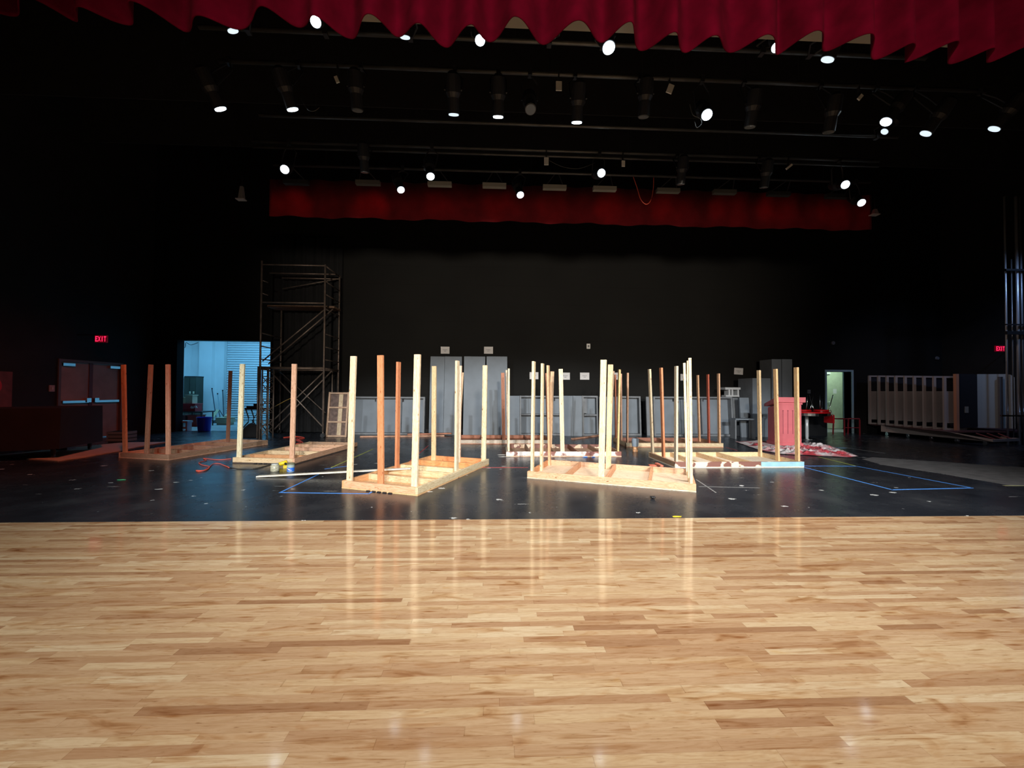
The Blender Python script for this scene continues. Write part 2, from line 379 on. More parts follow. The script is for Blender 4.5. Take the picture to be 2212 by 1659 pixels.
# roll-up shutter
t = thing('rolling_shutter', 'pale slatted roll-up shutter in the storage room back wall', 'shutter', (hs+1.33, SY, 0))
bm = BM(); n = 34
for i in range(n):
    z = .02+i*3.55/n; vs = bx(bm, -1.33, 1.33, .0, .05, z, z+3.55/n)
    for v in vs:
        if v.co.z > z+.05 and v.co.y < .02: v.co.y += .042
build('slat_curtain', bm, mat('shutter_slats', (.58, .61, .62), .45, .1), t)
bm = BM(); bx(bm, -1.40, -1.30, -.05, .06, 0, 3.7); build('guide_rail', bm, mat('shutter_rail', (.55, .57, .57), .5, .2), t)
bm = BM(); bx(bm, 1.28, 1.34, -.05, .06, 0, 3.7); build('guide_rail', bm, mat('shutter_rail', (.55, .57, .57), .5, .2), t)
bm = BM(); tube(bm, (-1.5, -.22, 3.85), (1.34, -.22, 3.85), .24, 20); build('coil_housing', bm, ROOMW, t, smooth=False)

# corridor behind the right doorway
bm = BM(); bx(bm, 10.6, 14.2, YW+.35, 16.4, -.2, -.001); struct('floor_corridor', bm, CONC)
bm = BM(); bx(bm, 10.4, 14.4, 16.2, 16.4, 0, 2.8); bx(bm, 10.4, 10.6, YW+.3, 16.4, 0, 2.8); bx(bm, 14.2, 14.4, YW+.3, 16.4, 0, 2.8); struct('wall_corridor', bm, mat('corridor_paint', (.50, .60, .66), .8))
wbox('ceiling_corridor', ROOMW, 10.4, 14.4, YW+.3, 16.4, 2.8, 2.9)
DFR = mat('steel_door_frame', (.30, .44, .50), .5)
bm = BM(); bx(bm, rA-.06, rA, YW-.03, YW+.32, 0, rH+.06); bx(bm, rB, rB+.06, YW-.03, YW+.32, 0, rH+.06); bx(bm, rA, rB, YW-.03, YW+.32, rH, rH+.06); struct('trim_4', bm, DFR)
# greenish door leaf standing slightly open into the corridor, hinged on the left
d = thing('door_2', 'pale green door standing ajar beyond the right-hand doorway with a paper notice on it', 'door', (aty(1781, 870, 15.1).x, 15.1, 0), radians(0)); d['kind'] = 'structure'
bm = BM(); bx(bm, .0, .72, 0, .045, .02, 2.3); build('door_leaf', bm, mat('green_door_paint', (.42, .47, .34), .55, noise=.08), d)
bm = BM(); bx(bm, .72, .86, -.01, .06, 0, 2.34); build('dark_gap_strip', bm, mat('door_gap_shade', (.03, .05, .05), .5), d)  # dark strip standing in for the unlit gap beside the leaf
bm = BM(); lathe(bm, [(.012, 0), (.014, .03), (.03, .045), (.034, .065), (.02, .08)], 16); build('door_knob', bm, CHROME, d, smooth=True, loc=(.14, 0, 1.02), rot=(pi/2, 0, 0))
bm = BM(); bx(bm, .34, .48, -.004, 0, 1.36, 1.54); build('paper_notice', bm, PAPER, d)
bm = BM(); bx(bm, .04, .2, -.06, 0, 2.1, 2.17); build('door_closer', bm, WHT, d)

# double door in the left wall
d = thing('door_1', 'brown double door with push bars in the left wall', 'door', (XL, dL0, 0)); d['kind'] = 'structure'
W2 = dL1-dL0
bm = BM(); bx(bm, -.12, .03, 0, .06, 0, 2.12); bx(bm, -.12, .03, W2-.06, W2, 0, 2.12); bx(bm, -.12, .03, .06, W2-.06, 2.06, 2.12); build('door_frame', bm, mat('door_frame_paint', (.13, .09, .08), .5), d)
for i, (a, b) in enumerate(((.065, .83), (.93, W2-.065))):
    bm = BM(); bx(bm, -.08, -.035, a, b, .02, 2.055); lf = build('door_leaf', bm, DOORW, d)
    bm = BM(); bx(bm, -.035, .03, a+.05, b-.05, .99, 1.05); bx(bm, -.035, .05, (b-.12) if i == 0 else a+.0, b if i == 0 else a+.12, 1.0, 1.11); build('push_bar', bm, CHROME, lf)
    bm = BM(); y0 = a+.04 if i == 0 else b-.34; bx(bm, -.035, .03, y0, y0+.30, 1.95, 2.02); build('door_closer', bm, CHROME, lf)
bm = BM(); bx(bm, -.085, -.02, .83, .93, .0, 2.06); build('centre_post', bm, REDF, d)

# ------------------------------------------------------------------ lumber platforms
PLW, PLD = 2.44, 1.22
def platform(label, X, Y, th, legs, joists=(.25, .5, .75), rail=FIR, rails=None, deck=None, jc=FIR, jwide=.089):
    t = thing('platform_frame', label, 'platform', (X, Y, 0), th, 'upturned timber stage platforms')
    c, s = cos(th), sin(th)
    bm = BM(); bx(bm, 0, PLW, 0, PLD, 0, .018)
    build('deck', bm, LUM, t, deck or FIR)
    rc = rails or [rail]*4
    zc = .018+.0445
    def segs(name, a, b, col):
        # col may be a list of (fraction, colour) painted stretches of one board
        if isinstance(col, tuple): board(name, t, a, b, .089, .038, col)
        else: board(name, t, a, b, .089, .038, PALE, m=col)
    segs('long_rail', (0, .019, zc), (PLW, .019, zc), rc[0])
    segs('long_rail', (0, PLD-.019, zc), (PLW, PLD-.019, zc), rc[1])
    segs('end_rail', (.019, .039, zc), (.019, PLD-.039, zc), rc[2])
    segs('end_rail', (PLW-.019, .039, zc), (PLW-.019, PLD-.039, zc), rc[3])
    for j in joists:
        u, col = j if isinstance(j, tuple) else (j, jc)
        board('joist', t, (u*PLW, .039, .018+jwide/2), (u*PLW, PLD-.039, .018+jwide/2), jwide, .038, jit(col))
    for L in legs:
        u, v, tx, ty, col = L[:5]
        end = u < .1 or u > .9
        uu = .038+.0195 if u < .1 else (PLW-.038-.0195 if u > .9 else u*PLW)
        if end: vv = min(max(v*PLD, .038+.047), PLD-.038-.047)
        else: vv = .038+.0195 if v < .2 else (PLD-.038-.0195 if v > .8 else v*PLD)
        wd = (0, 1, 0) if end else (1, 0, 0)
        bx_, by_ = X+uu*c-vv*s, Y+uu*s+vv*c
        top = aty(tx, ty, by_)                       # a leg leans a little sideways; its length stays 6 ft
        dx = max(-.09, min(.09, top.x-bx_))
        lx, ly = dx*c, -dx*s
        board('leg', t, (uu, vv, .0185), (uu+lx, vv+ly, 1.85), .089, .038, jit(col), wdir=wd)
    return t
platform('far-left upturned timber platform in dim reddish light, long side running back towards the storage opening', -6.251, 8.162, 1.3308,
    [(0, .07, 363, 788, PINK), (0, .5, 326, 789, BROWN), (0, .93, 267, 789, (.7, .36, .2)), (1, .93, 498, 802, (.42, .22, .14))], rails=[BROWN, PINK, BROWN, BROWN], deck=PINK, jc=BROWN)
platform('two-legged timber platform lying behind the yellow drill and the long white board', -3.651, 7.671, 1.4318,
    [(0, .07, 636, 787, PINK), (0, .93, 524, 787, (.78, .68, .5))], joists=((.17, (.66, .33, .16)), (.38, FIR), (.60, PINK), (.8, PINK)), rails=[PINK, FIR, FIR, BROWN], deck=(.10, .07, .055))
platform('front-left upturned timber platform with eight legs, nearest the wooden apron on the left', -.989, 5.384, 1.1954,
    [(0, .07, 902, 768, PALE), (0, .5, 822, 769, RED), (0, .93, 764, 769, PALE), (.5, 0, 988, 781, PALE), (.5, 1, 861, 783, (.70, .27, .13)),
     (1, .07, 1048, 789, PALE), (1, .5, 993, 789, (.8, .62, .5)), (1, .93, 938, 790, FIR)], joists=((.22, FIR), (.42, FIR), (.56, (.8, .66, .42)), (.78, (.72, .34, .14))), rails=[(.66, .56, .38), (.72, .40, .2), (.74, .42, .26), (.72, .30, .13)], deck=(.74, .48, .26))
platform('front-right upturned timber platform with its long side facing the apron', .523, 6.464, -.3995,
    [(0, .07, 1153, 782, PALE), (0, .5, 1172, 785, PALE), (0, .93, 1184, 790, (.76, .5, .3)), (.47, 0, 1304, 779, PALE), (.455, 1, 1319, 787, FIR),
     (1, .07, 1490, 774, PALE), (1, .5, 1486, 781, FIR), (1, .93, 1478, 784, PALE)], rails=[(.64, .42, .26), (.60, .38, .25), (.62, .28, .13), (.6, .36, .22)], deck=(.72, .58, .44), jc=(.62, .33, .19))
P5 = platform('upturned timber platform with light blue painted front rail end, beside the salmon-red podium', 3.27, 7.286, .0163,
    [(0, .07, 1461, 790, (.66, .56, .42)), (0, .5, 1428, 793, RED), (0, .93, 1403, 797, PALE), (1, .07, 1720, 794, (.72, .46, .24)), (1, .5, 1675, 796, (.74, .48, .26)), (1, .93, 1639, 798, FIR)],
    joists=((.19, FIR), (.42, (.74, .5, .32)), (.6, FIR)), rails=[CHIP_BROWN, FIR, BROWN, FIR], deck=(.85, .78, .66))
bm = BM(); bx(bm, 1.62, 2.441, -.003, .0, .02, .106); build('light_blue_painted_rail_end', bm, mat('light_blue_paint', (.28, .50, .62), .6, noise=.12), P5)
platform('middle upturned timber platform with white paint splashes on its brown front rail', .25, 8.576, -.0056,
    [(0, .07, 1099, 796, PALE), (0, .6, 1094, 799, (.74, .58, .42)), (.49, 0, 1211, 796, PALE), (.44, 1, 1193, 802, (.72, .46, .28)), (1, .07, 1338, 797.5, (.70, .52, .26)), (1, .6, 1335, 800, BROWN)],
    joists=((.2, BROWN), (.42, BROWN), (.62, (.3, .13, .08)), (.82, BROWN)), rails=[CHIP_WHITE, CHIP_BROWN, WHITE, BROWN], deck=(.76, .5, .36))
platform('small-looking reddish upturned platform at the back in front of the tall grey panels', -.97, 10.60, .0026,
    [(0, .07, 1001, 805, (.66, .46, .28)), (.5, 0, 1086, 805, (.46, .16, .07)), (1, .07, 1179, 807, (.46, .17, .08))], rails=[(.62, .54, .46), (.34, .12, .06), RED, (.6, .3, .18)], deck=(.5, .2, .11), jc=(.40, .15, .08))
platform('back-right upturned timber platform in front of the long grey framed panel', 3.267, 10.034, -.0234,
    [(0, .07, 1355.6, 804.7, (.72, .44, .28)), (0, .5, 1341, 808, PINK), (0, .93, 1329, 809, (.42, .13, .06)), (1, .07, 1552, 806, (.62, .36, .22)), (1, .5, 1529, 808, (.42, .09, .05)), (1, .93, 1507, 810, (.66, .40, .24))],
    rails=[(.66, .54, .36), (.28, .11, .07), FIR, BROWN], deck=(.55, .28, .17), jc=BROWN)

# ------------------------------------------------------------------ loose timber
o = board('long_board', None, atz(556, 1029, .012), Vector((*aty(888, 1001, 6.62).xy, .128)), .09, .019, (.86, .82, .72), wdir=(0.3, 1, 0)); 
tag(o, 'long white board lying on the black floor, one end resting across the front-left platform', 'board')
def scrap(a, b, wide, col, label, z=.02, th=.038, name='lumber_offcut', flat=True):
    A, B = atz(*a, z), atz(*b, z); d = (B-A).normalized()
    o = board(name, None, A, B, wide, th, col, wdir=(-d.y, d.x, 0) if flat else (0, 0, 1)); return tag(o, label, 'board')
scrap((778, 943), (960, 941), .09, (.55, .30, .2), 'long pinkish board lying on the floor in front of the grey panel on the left')
scrap((880, 938), (975, 936), .14, (.5, .2, .12), 'short red-brown board lying at the foot of the tall grey panels', z=.06)
scrap((1236, 948), (1296, 940), .09, (.5, .28, .2), 'brown board lying aslant on the floor before the grey shelf unit')
scrap((1402, 1005), (1432, 1006), .12, (.62, .16, .10), 'flat red offcut left of the blue-ended platform', th=.02)
scrap((1418, 1001), (1430, 1007), .06, (.62, .2, .14), 'stubby red offcut lying beside the flat red one', z=.05, th=.03)
# sheets of plywood in the left wing
bm = BM(); P = [atz(*p) for p in ((-40, 986), (125, 997), (195, 987), (262, 975), (300, 966), (362, 956), (268, 957), (0, 984))]
prism(bm, [(p.x, p.y) for p in P], .002, .02); tag(build('plywood_sheet', bm, PLYR), 'thin plywood sheet lying in red light on the floor of the left wing', 'plywood')
# framed door-like panel leaning at the scaffold
t = thing('shelf_frame', 'small brown timber frame with three openings leaning beside the scaffold', 'frame', atz(704, 944), radians(-2))
W3, H3 = .60, 1.31
for a, b, nm in (((.02, 0, 0), (.05, .12, H3), 'stile'), ((W3-.02, 0, 0), (W3-.0, .12, H3), 'stile')): board(nm, t, a, b, .05, .06, (.50, .34, .24), wdir=(1, 0, 0))
for z in (.03, .44, .86, H3-.03): board('cross_rail', t, (.03, .12*z/H3, z), (W3-.02, .12*z/H3, z), .05, .05, (.50, .34, .24))
board('backing_board', t, (.25+.11, .022, .03), (.25+.13, .138, H3-.02), .12, .02, (.55, .44, .30), wdir=(1, 0, 0))
bm = BM()
vs = bx(bm, .03, W3-.02, .035, .045, .02, H3-.02)
for v in bm.verts: v.co.y += .12*v.co.z/H3
build('back_panel', bm, mat('rough_brown_board', (.13, .085, .07), .8, noise=.4, nscale=12), t)

# ------------------------------------------------------------------ grey scenery along the back wall
def flat_panel(label, x0, x1, top, base=944, depth=.07, lean=.10, group='grey scenery panels leaning on the back wall', yb=12.75, m=None, name='scenery_flat', rot=0.):
    A, B = aty(x0, base, yb), aty(x1, base, yb); T = aty((x0+x1)/2, top, yb+lean); Wd = B.x-A.x; Hh = T.z
    t = thing(name, label, 'panel', (A.x, yb, 0), rot, group)
    bm = BM(); bx(bm, 0, Wd, 0, .02, 0, Hh)
    bx(bm, 0, .03, .02, depth, 0, Hh); bx(bm, Wd-.03, Wd, .02, depth, 0, Hh)
    for v in bm.verts: v.co.y += lean*v.co.z/Hh
    build('face_panel', bm, m or GREYP, t)
    return t, Wd, Hh
def framed(label, x0, x1, top, base, yb, bays, lean=.10, border=.05, name='framed_flat', group='grey scenery panels leaning on the back wall'):
    A, B = aty(x0, base, yb), aty(x1, base, yb); T = aty((x0+x1)/2, top, yb+lean); Wd = B.x-A.x; Hh = T.z
    t = thing(name, label, 'panel', (A.x, yb, 0), 0, group)
    def sh(bm):
        for v in bm.verts: v.co.y += lean*v.co.z/Hh
    bm = BM(); bx(bm, 0, Wd, .20, .22, 0, Hh); sh(bm); build('back_sheet', bm, GREYP, t)
    for z0, z1 in ((0, border), (Hh-border, Hh)):
        bm = BM(); bx(bm, border, Wd-border, 0, .20, z0, z1); sh(bm); build('rail', bm, GREYD, t)
    for xx in (0, Wd-border):
        bm = BM(); bx(bm, xx, xx+border, 0, .20, 0, Hh); sh(bm); build('stile', bm, GREYD, t)
    for f in bays:
        bm = BM(); bx(bm, f*Wd-.02, f*Wd+.02, .1, .20, border, Hh-border); sh(bm); build('stile', bm, GREYD, t)
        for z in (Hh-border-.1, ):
            bm = BM(); bx(bm, f*Wd-.07, f*Wd+.07, .12, .199, z, z+.08); sh(bm); build('rail_shade_block', bm, GREYG, t)  # dark blocks put in for the shade under the top rail
    return t, Wd, Hh
framed('long low grey framed panel with three bays, leaning at the far left of the row', 757, 916, 857, 942, 12.9, (.33, .66))
flat_panel('tall grey panel, leftmost of the four tall ones, narrow', 926, 957, 770, 944, yb=12.75, lean=.22)
flat_panel('tall grey panel beside the leftmost one, touching it', 957.6, 995, 770, 945, yb=12.75, lean=.22)
flat_panel('tall grey panel, third from the left of the four tall ones', 1000, 1046.5, 770, 946, yb=12.6, lean=.22)
flat_panel('tall grey panel, rightmost of the four tall ones, under the right-hand upper sign', 1049.5, 1095, 770, 946, yb=12.6, lean=.22)
flat_panel('plain low grey panel right of the tall grey panels', 1101, 1122, 855, 945, yb=12.75)
t, Wd, Hh = framed('grey open frame with a middle shelf and cut-out opening, behind the middle platform', 1122.5, 1217, 855, 944, 12.75, (.78,))
bm = BM(); bx(bm, .05, Wd-.05, -.08, .14, Hh*.51, Hh*.54)
for v in bm.verts: v.co.y += .055
build('shelf', bm, GREYD, t)
flat_panel('plain grey panel with leg shadows, left one of a pair beside the grey shelf unit', 1217.5, 1238, 855, 946, yb=12.6)
flat_panel('plain grey panel, right one of the pair, touching the grey shelf unit', 1238.6, 1258, 855, 946, yb=12.6)
t, Wd, Hh = framed('narrow grey shelf unit with one shelf and an open back strip', 1258.5, 1293, 855, 943, 12.65, ())
bm = BM(); bx(bm, .05, Wd-.05, -.06, .14, Hh*.5, Hh*.535)
for v in bm.verts: v.co.y += .055
build('shelf', bm, GREYD, t)
bm = BM(); bx(bm, .05, .17, .02, .10, Hh*.56, Hh-.08); 
for v in bm.verts: v.co.y += .08
build('upright_strip', bm, GREYD, t)
flat_panel('grey panel standing behind the post cluster of the front-right platform', 1296, 1338, 857, 944, yb=12.9)
framed('small upright grey framed panel right of the post cluster', 1339, 1386, 856, 943, 12.75, ())
flat_panel('narrow dark-edged grey panel left of the long framed one', 1398, 1412, 857, 943, yb=12.75, m=GREYD)
t, Wd, Hh = framed('long grey framed panel with three bays lying on its side behind the back-right platform', 1414, 1586, 857, 944, 12.6, (.30, .63))
flat_panel('slim low grey panel right of the long framed panel', 1587, 1598, 859, 944, yb=12.7, m=GREYD)
flat_panel('low grey panel behind the small grey bench', 1602, 1622, 859, 946, yb=12.3)
def block(label, x0, x1, top, base, yb, dep, sidew=0., m=GREYP, name='scenery_column'):
    """a hollow grey box standing on the floor, with a cap board"""
    A, B = aty(x0, base, yb), aty(x1, base, yb); Hh = aty((x0+x1)/2, top, yb).z; Wd = B.x-A.x
    t = thing(name, label, 'column', (A.x, yb, 0), 0)
    bm = BM(); bx(bm, 0, Wd, 0, .02, 0, Hh); build('front_panel', bm, m, t)
    bm = BM(); bx(bm, 0, .02, .02, dep, 0, Hh); build('side_panel', bm, GREYD, t)
    bm = BM(); bx(bm, Wd-.02, Wd, .02, dep, 0, Hh); build('side_panel', bm, GREYD, t)
    bm = BM(); bx(bm, .02, Wd-.02, .02, dep, Hh-.02, Hh); build('cap', bm, m, t)
    return t
block('medium-height grey box column behind the podium, left of the tallest one', 1626, 1665, 817, 945, 12.4, .75)
block('tallest grey box column, left part, rising behind the salmon-red podium', 1668, 1688.5, 776, 945, 12.7, .6)
block('tallest grey box column, right part, next to a dark slit', 1690, 1712, 776, 945, 12.7, .6)
# little grey bench
t = thing('scenery_bench', 'small grey bench standing in front of the low grey panel', 'bench', aty(1589, 944, 11.85).xy.to_3d())
bw = aty(1633, 944, 11.85).x-aty(1589, 944, 11.85).x
bm = BM(); bx(bm, 0, bw, 0, .3, .56, .60); build('seat', bm, GREYP, t)
for x in (0, bw-.04):
    bm = BM(); bx(bm, x, x+.04, .02, .28, 0, .56); build('leg', bm, GREYD, t)
# grey cut-out block on top of the panels
yy = 12.72; A, B = aty(1566, 857, yy), aty(1599, 837, yy); w_ = B.x-A.x; z0 = A.z+.0; h_ = B.z-A.z
t = thing('cutout_block', 'small white-grey block with square cut-outs, perched on top of the long framed panel', 'block', (A.x, yy, z0))
for nm, b in (('base_plate', (.03, w_-.03, 0, .25, 0, .05)), ('top_plate', (0, w_, -.02, .27, h_-.07, h_)), ('upright', (.12, .17, 0, .25, .05, h_-.07)), ('upright', (.22, .27, .0, .25, .05, h_-.07)), ('upright', (w_-.09, w_-.04, 0, .25, .05, h_-.07))):
    bm = BM(); bx(bm, *b); build(nm, bm, WHITEG if 'WHITEG' in globals() else mat('pale_grey_paint', (.45, .46, .47), .6), t)

# papers taped to the back wall
def paper(x0, x1, y0, y1, label, tilt=0., lines=2):
    yw = YW-.004; A, B = aty(x0, y1, yw), aty(x1, y0, yw); w_, h_ = B.x-A.x, B.z-A.z
    t = thing('wall_sign', label, 'sign', ((A.x+B.x)/2, yw, (A.z+B.z)/2), 0, 'paper signs on the back wall')
    t.rotation_euler = (0, tilt, 0)
    bm = BM(); bx(bm, -w_/2, w_/2, -.002, .002, -h_/2, h_/2); build('sheet', bm, PAPER, t)
    bm = BM()
    for i in range(lines):
        z = .012-i*.045; ww = w_*(.26 if i == 0 else .12)
        x = -ww
        while x < ww:
            l = random.uniform(.012, .03); bx(bm, x, min(x+l, ww), -.003, -.002, z-.007, z+.007); x += l+.009
    build('faint_writing', bm, INK, t)
paper(952, 971, 749, 764, 'white paper sign, left one of the two upper signs above the tall grey panels')
paper(1045.5, 1065, 749, 764, 'white paper sign, right one of the two upper signs above the tall grey panels')
paper(1144, 1163, 804, 819, 'white paper sign partly behind the left posts of the front-right platform')
paper(1212, 1231, 805, 820, 'white paper sign half hidden by a pale post of the middle platform')
paper(1253, 1273, 805, 820, 'white paper sign on its own between two groups of posts')
paper(1322, 1340, 805, 820, 'white paper sign behind the central post cluster')
paper(1470, 1488, 808, 822, 'white paper sign behind the right posts of the front-right platform')
paper(1586, 1605, 795, 809, 'slightly crooked white paper sign, rightmost on the back wall', radians(3))
def wallbox(px, py, w_, h_, label, cat, name, m=WHT, round_=False, yw=YW):
    p = aty(px, py, yw-.01); bm = BM()
    if round_: tube(bm, (0, -.03, 0), (0, .01, 0), w_/2, 20)
    else:
        bx(bm, -w_/2, w_/2, -.02, .01, -h_/2, h_/2); bmesh.ops.bevel(bm, geom=bm.edges[:], offset=.006, segments=2, affect='EDGES')
    t = thing(name, label, cat, p); build('cover_plate', bm, m, t)
    bm = BM(); bx(bm, -w_*.22, w_*.22, -.035, -.02, -h_*.2, h_*.2); build('centre_detail', bm, mat('dim_plastic', (.12, .12, .13), .5), t)
wallbox(1271, 748, .12, .17, 'small white thermostat box high on the middle of the back wall', 'thermostat', 'thermostat')
wallbox(1799, 741, .12, .12, 'round pale device high on the wall left of the right doorway', 'sensor', 'wall_sensor', mat('dim_grey', (.16, .15, .15), .6), True)
wallbox(1747, 846, .11, .13, 'dim switch plate on the wall above the red diner table', 'switch', 'light_switch', mat('dim_grey2', (.14, .14, .14), .6))
wallbox(656.5, 902, .14, .14, 'pale power outlet low on the wall seen through the scaffold', 'outlet', 'power_outlet', mat('dim_grey3', (.35, .33, .3), .6))
p = atx(111, 839, XL); bm = BM(); bx(bm, 0, .02, -.06, .06, -.08, .08); t = thing('light_switch', 'pinkish switch plate on the left wall beside the double door', 'switch', p); build('cover_plate', bm, mat('switch_plate', (.4, .3, .3), .5), t)
bm = BM(); bx(bm, .02, .03, -.015, .015, -.03, .03); build('toggle', bm, WHT, t)

# black masking drape between the storage opening and the block wall
bm = BM(); x0, x1 = -7.2, -4.98; n = 90; rows = [(0.02), (6.3)]
g = [[bm.verts.new((x0+(x1-x0)*i/n, 13.42+.05*sin(i*.72)+.02*sin(i*1.9), z)) for i in range(n+1)] for z in rows]
for i in range(n): bm.faces.new((g[0][i], g[0][i+1], g[1][i+1], g[1][i]))
o = build('masking_drape', bm, BLACKC, smooth=True); sm = o.modifiers.new('s', 'SOLIDIFY'); sm.thickness = .01
tag(o, 'black floor-length drape hanging behind the scaffold', 'curtain')

# ------------------------------------------------------------------ red valance
def hem(px):
    return 0
bm = BM(); n = 900; xa, xb = -7.6, 10.2
random.seed(21); ph = 0.; cols = []
knots = []; x = xa
while x < xb+1:
    knots.append((x, random.uniform(.08, .17), random.uniform(-.5, .5))); x += random.uniform(.20, .34)
def fold(x):
    # alternate near / far knots, cosine-eased and slightly sheared
    for i in range(len(knots)-1):
        if knots[i][0] <= x < knots[i+1][0]:
            t = (x-knots[i][0])/(knots[i+1][0]-knots[i][0]); s = (1-cos(pi*t))/2
            a = knots[i][1]*(1 if i % 2 else -1); b = knots[i+1][1]*(-1 if i % 2 else 1)
            return a+(b-a)*s, knots[i][2]*sin(pi*t)
    return 0, 0
zs = [5.24, 5.28, 5.6, 6.0, 6.6, 7.2]
g = []
for j, z in enumerate(zs):
    row = []
    for i in range(n+1):
        x = xa+(xb-xa)*i/n; f, sh = fold(x); k = 1 - .12*j/5
        row.append(bm.verts.new((x+sh*.05, 4.34+f*k, z+.035*sin(x*2.3)*(j < 2)+(.03*sin(x*5.1+1)*(j < 2)))))
    g.append(row)
for A, B in zip(g, g[1:]):
    for i in range(n): bm.faces.new((A[i], A[i+1], B[i+1], B[i]))
o = build('stage_valance', bm, VELOUR, smooth=True); sm = o.modifiers.new('s', 'SOLIDIFY'); sm.thickness = .012
tag(o, 'red pleated velour valance hanging across the top of the stage', 'curtain')
# pale beam glimpsed above the valance hem
a, b = aty(722, 44, 4.85), aty(2130, 107, 4.85)
wbox('trim_5', CREAM, a.x, b.x, 4.65, 4.85, a.z, a.z+.8)

# ------------------------------------------------------------------ red border at the back with coloured washes
bm = BM(); n = 260; A, B = aty(582, 440, 10.6), aty(1880, 460, 10.6)
zt = 6.75; zb = aty(1200, 482, 10.6).z
g = [[bm.verts.new((A.x+(B.x-A.x)*i/n, 10.6+.03*sin(i*.55), z+(.02*sin(i*.2) if z < 6 else 0))) for i in range(n+1)] for z in (zb, zt)]
for i in range(n): bm.faces.new((g[0][i], g[0][i+1], g[1][i+1], g[1][i]))
o = build('red_border', bm, REDB, smooth=True); sm = o.modifiers.new('s', 'SOLIDIFY'); sm.thickness = .01
tag(o, 'dark red cloth border near the back lit by red washes', 'curtain')
# black borders between the pipes
for k, (yy, zz) in enumerate(((5.75, 6.9), (7.7, 6.7), (9.2, 6.75))):
    bm = BM(); bx(bm, -9, 12.5, yy, yy+.02, zz, ZC)
    tag(build('black_border', bm, BLACKC), ('black cloth border just behind the front lighting pipe', 'black cloth border above the middle lighting pipes', 'black cloth border above the rear lighting pipe')[k], 'curtain')

# ------------------------------------------------------------------ lighting pipes and fixtures
def batten(label, p0, p1, y, r=.025, double=False):
    a, b = aty(*p0, y), aty(*p1, y); z = (a.z+b.z)/2
    t = thing('lighting_pipe', label, 'pipe', (0, y, z), 0, 'horizontal lighting pipes')
    bm = BM(); tube(bm, (a.x, 0, 0), (b.x, 0, 0), r, 10); build('tube', bm, PIPE, t, smooth=True)
    if double:
        bm = BM(); tube(bm, (a.x, .02, -.10), (b.x, .02, -.10), r*.8, 8); build('cable_tray', bm, PIPE, t, smooth=True)
    nh = 6
    for i in range(nh):
        x = a.x+(b.x-a.x)*(i+.5)/nh; bm = BM(); tube(bm, (x, 0, 0), (x, 0, ZC-z), .004, 6); build('hanging_cable', bm, BLKM, t)
    return y, z
R0 = batten('frontmost lighting pipe just behind the red valance', (430, 56), (2000, 128), 5.35, .03)
R1 = batten('second lighting pipe from the front, ringed at its left end', (472, 132), (2110, 196), 6.2, .032)
R2 = batten('third lighting pipe from the front, bare', (560, 248), (1940, 297), 7.2, .028)
R3 = batten('fourth lighting pipe from the front, a doubled bar', (545, 304), (1900, 349), 8.1, .030, True)
R4 = batten('rearmost lighting pipe carrying the wash bars', (590, 356), (1880, 394), 8.95, .028)
def fixture_mesh():
    ms = {}
    bm = BM(); tube(bm, (0, 0, 0), (0, 0, .20), .085, 16, .080); tube(bm, (0, 0, .20), (0, 0, .26), .08, 16, .11); tube(bm, (0, 0, .26), (0, 0, .48), .11, 16, .10); tube(bm, (0, 0, .48), (0, 0, .53), .1, 16, .05)
    me = bpy.data.meshes.new('fixture_body'); bmesh.ops.recalc_face_normals(bm, faces=bm.faces); bm.to_mesh(me); bm.free(); me.materials.append(BLKM); ms['body'] = me
    for nm, m in (('on', LENSON), ('mid', LENSMID), ('off', LENSOFF)):
        bm = BM(); tube(bm, (0, 0, -.012), (0, 0, .002), .074, 20); me = bpy.data.meshes.new('lens_'+nm); bm.to_mesh(me); bm.free(); me.materials.append(m); ms[nm] = me
    return ms
FM = fixture_mesh()
def fixture(px, py, row, state, label, aim=(0, -.5, -1)):
    y, zp = row; Lc = aty(px, py, y-(.30 if row is R0 else .16))
    drop = zp-Lc.z
    t = thing('stage_spotlight', label, 'stage light', (Lc.x, y, zp), 0, 'stage lights hanging from the pipes')
    d = -Vector(aim).normalized(); q = d.to_track_quat('Z', 'Y')
    sc_ = 1. if drop > .3 else .8
    for nm, me in (('body', FM['body']), ('lens', FM[state])):
        o = bpy.data.objects.new(nm, me); COL.objects.link(o); o.parent = t; o.location = Lc-Vector((Lc.x, y, zp)); o.rotation_mode = 'QUATERNION'; o.rotation_quaternion = q; o.scale = (sc_,)*3
    c = (Lc-Vector((Lc.x, y, zp)))+d*.3*sc_
    s = Vector((0, 0, 1)) if c.z < 0 else Vector((0, 0, -1))
    bm = BM()
    for sg in (-1, 1): path(bm, [c+Vector((sg*.12, 0, 0)), Vector((sg*.12, c.y*.4, c.z*.4)), Vector((sg*.02, 0, -.04 if c.z < 0 else .04))], .012)
    build('yoke', bm, BLKM, t)
    bm = BM(); bx(bm, -.03, .03, -.045, .045, -.05, .05); build('clamp', bm, BLKM, t)
    return t
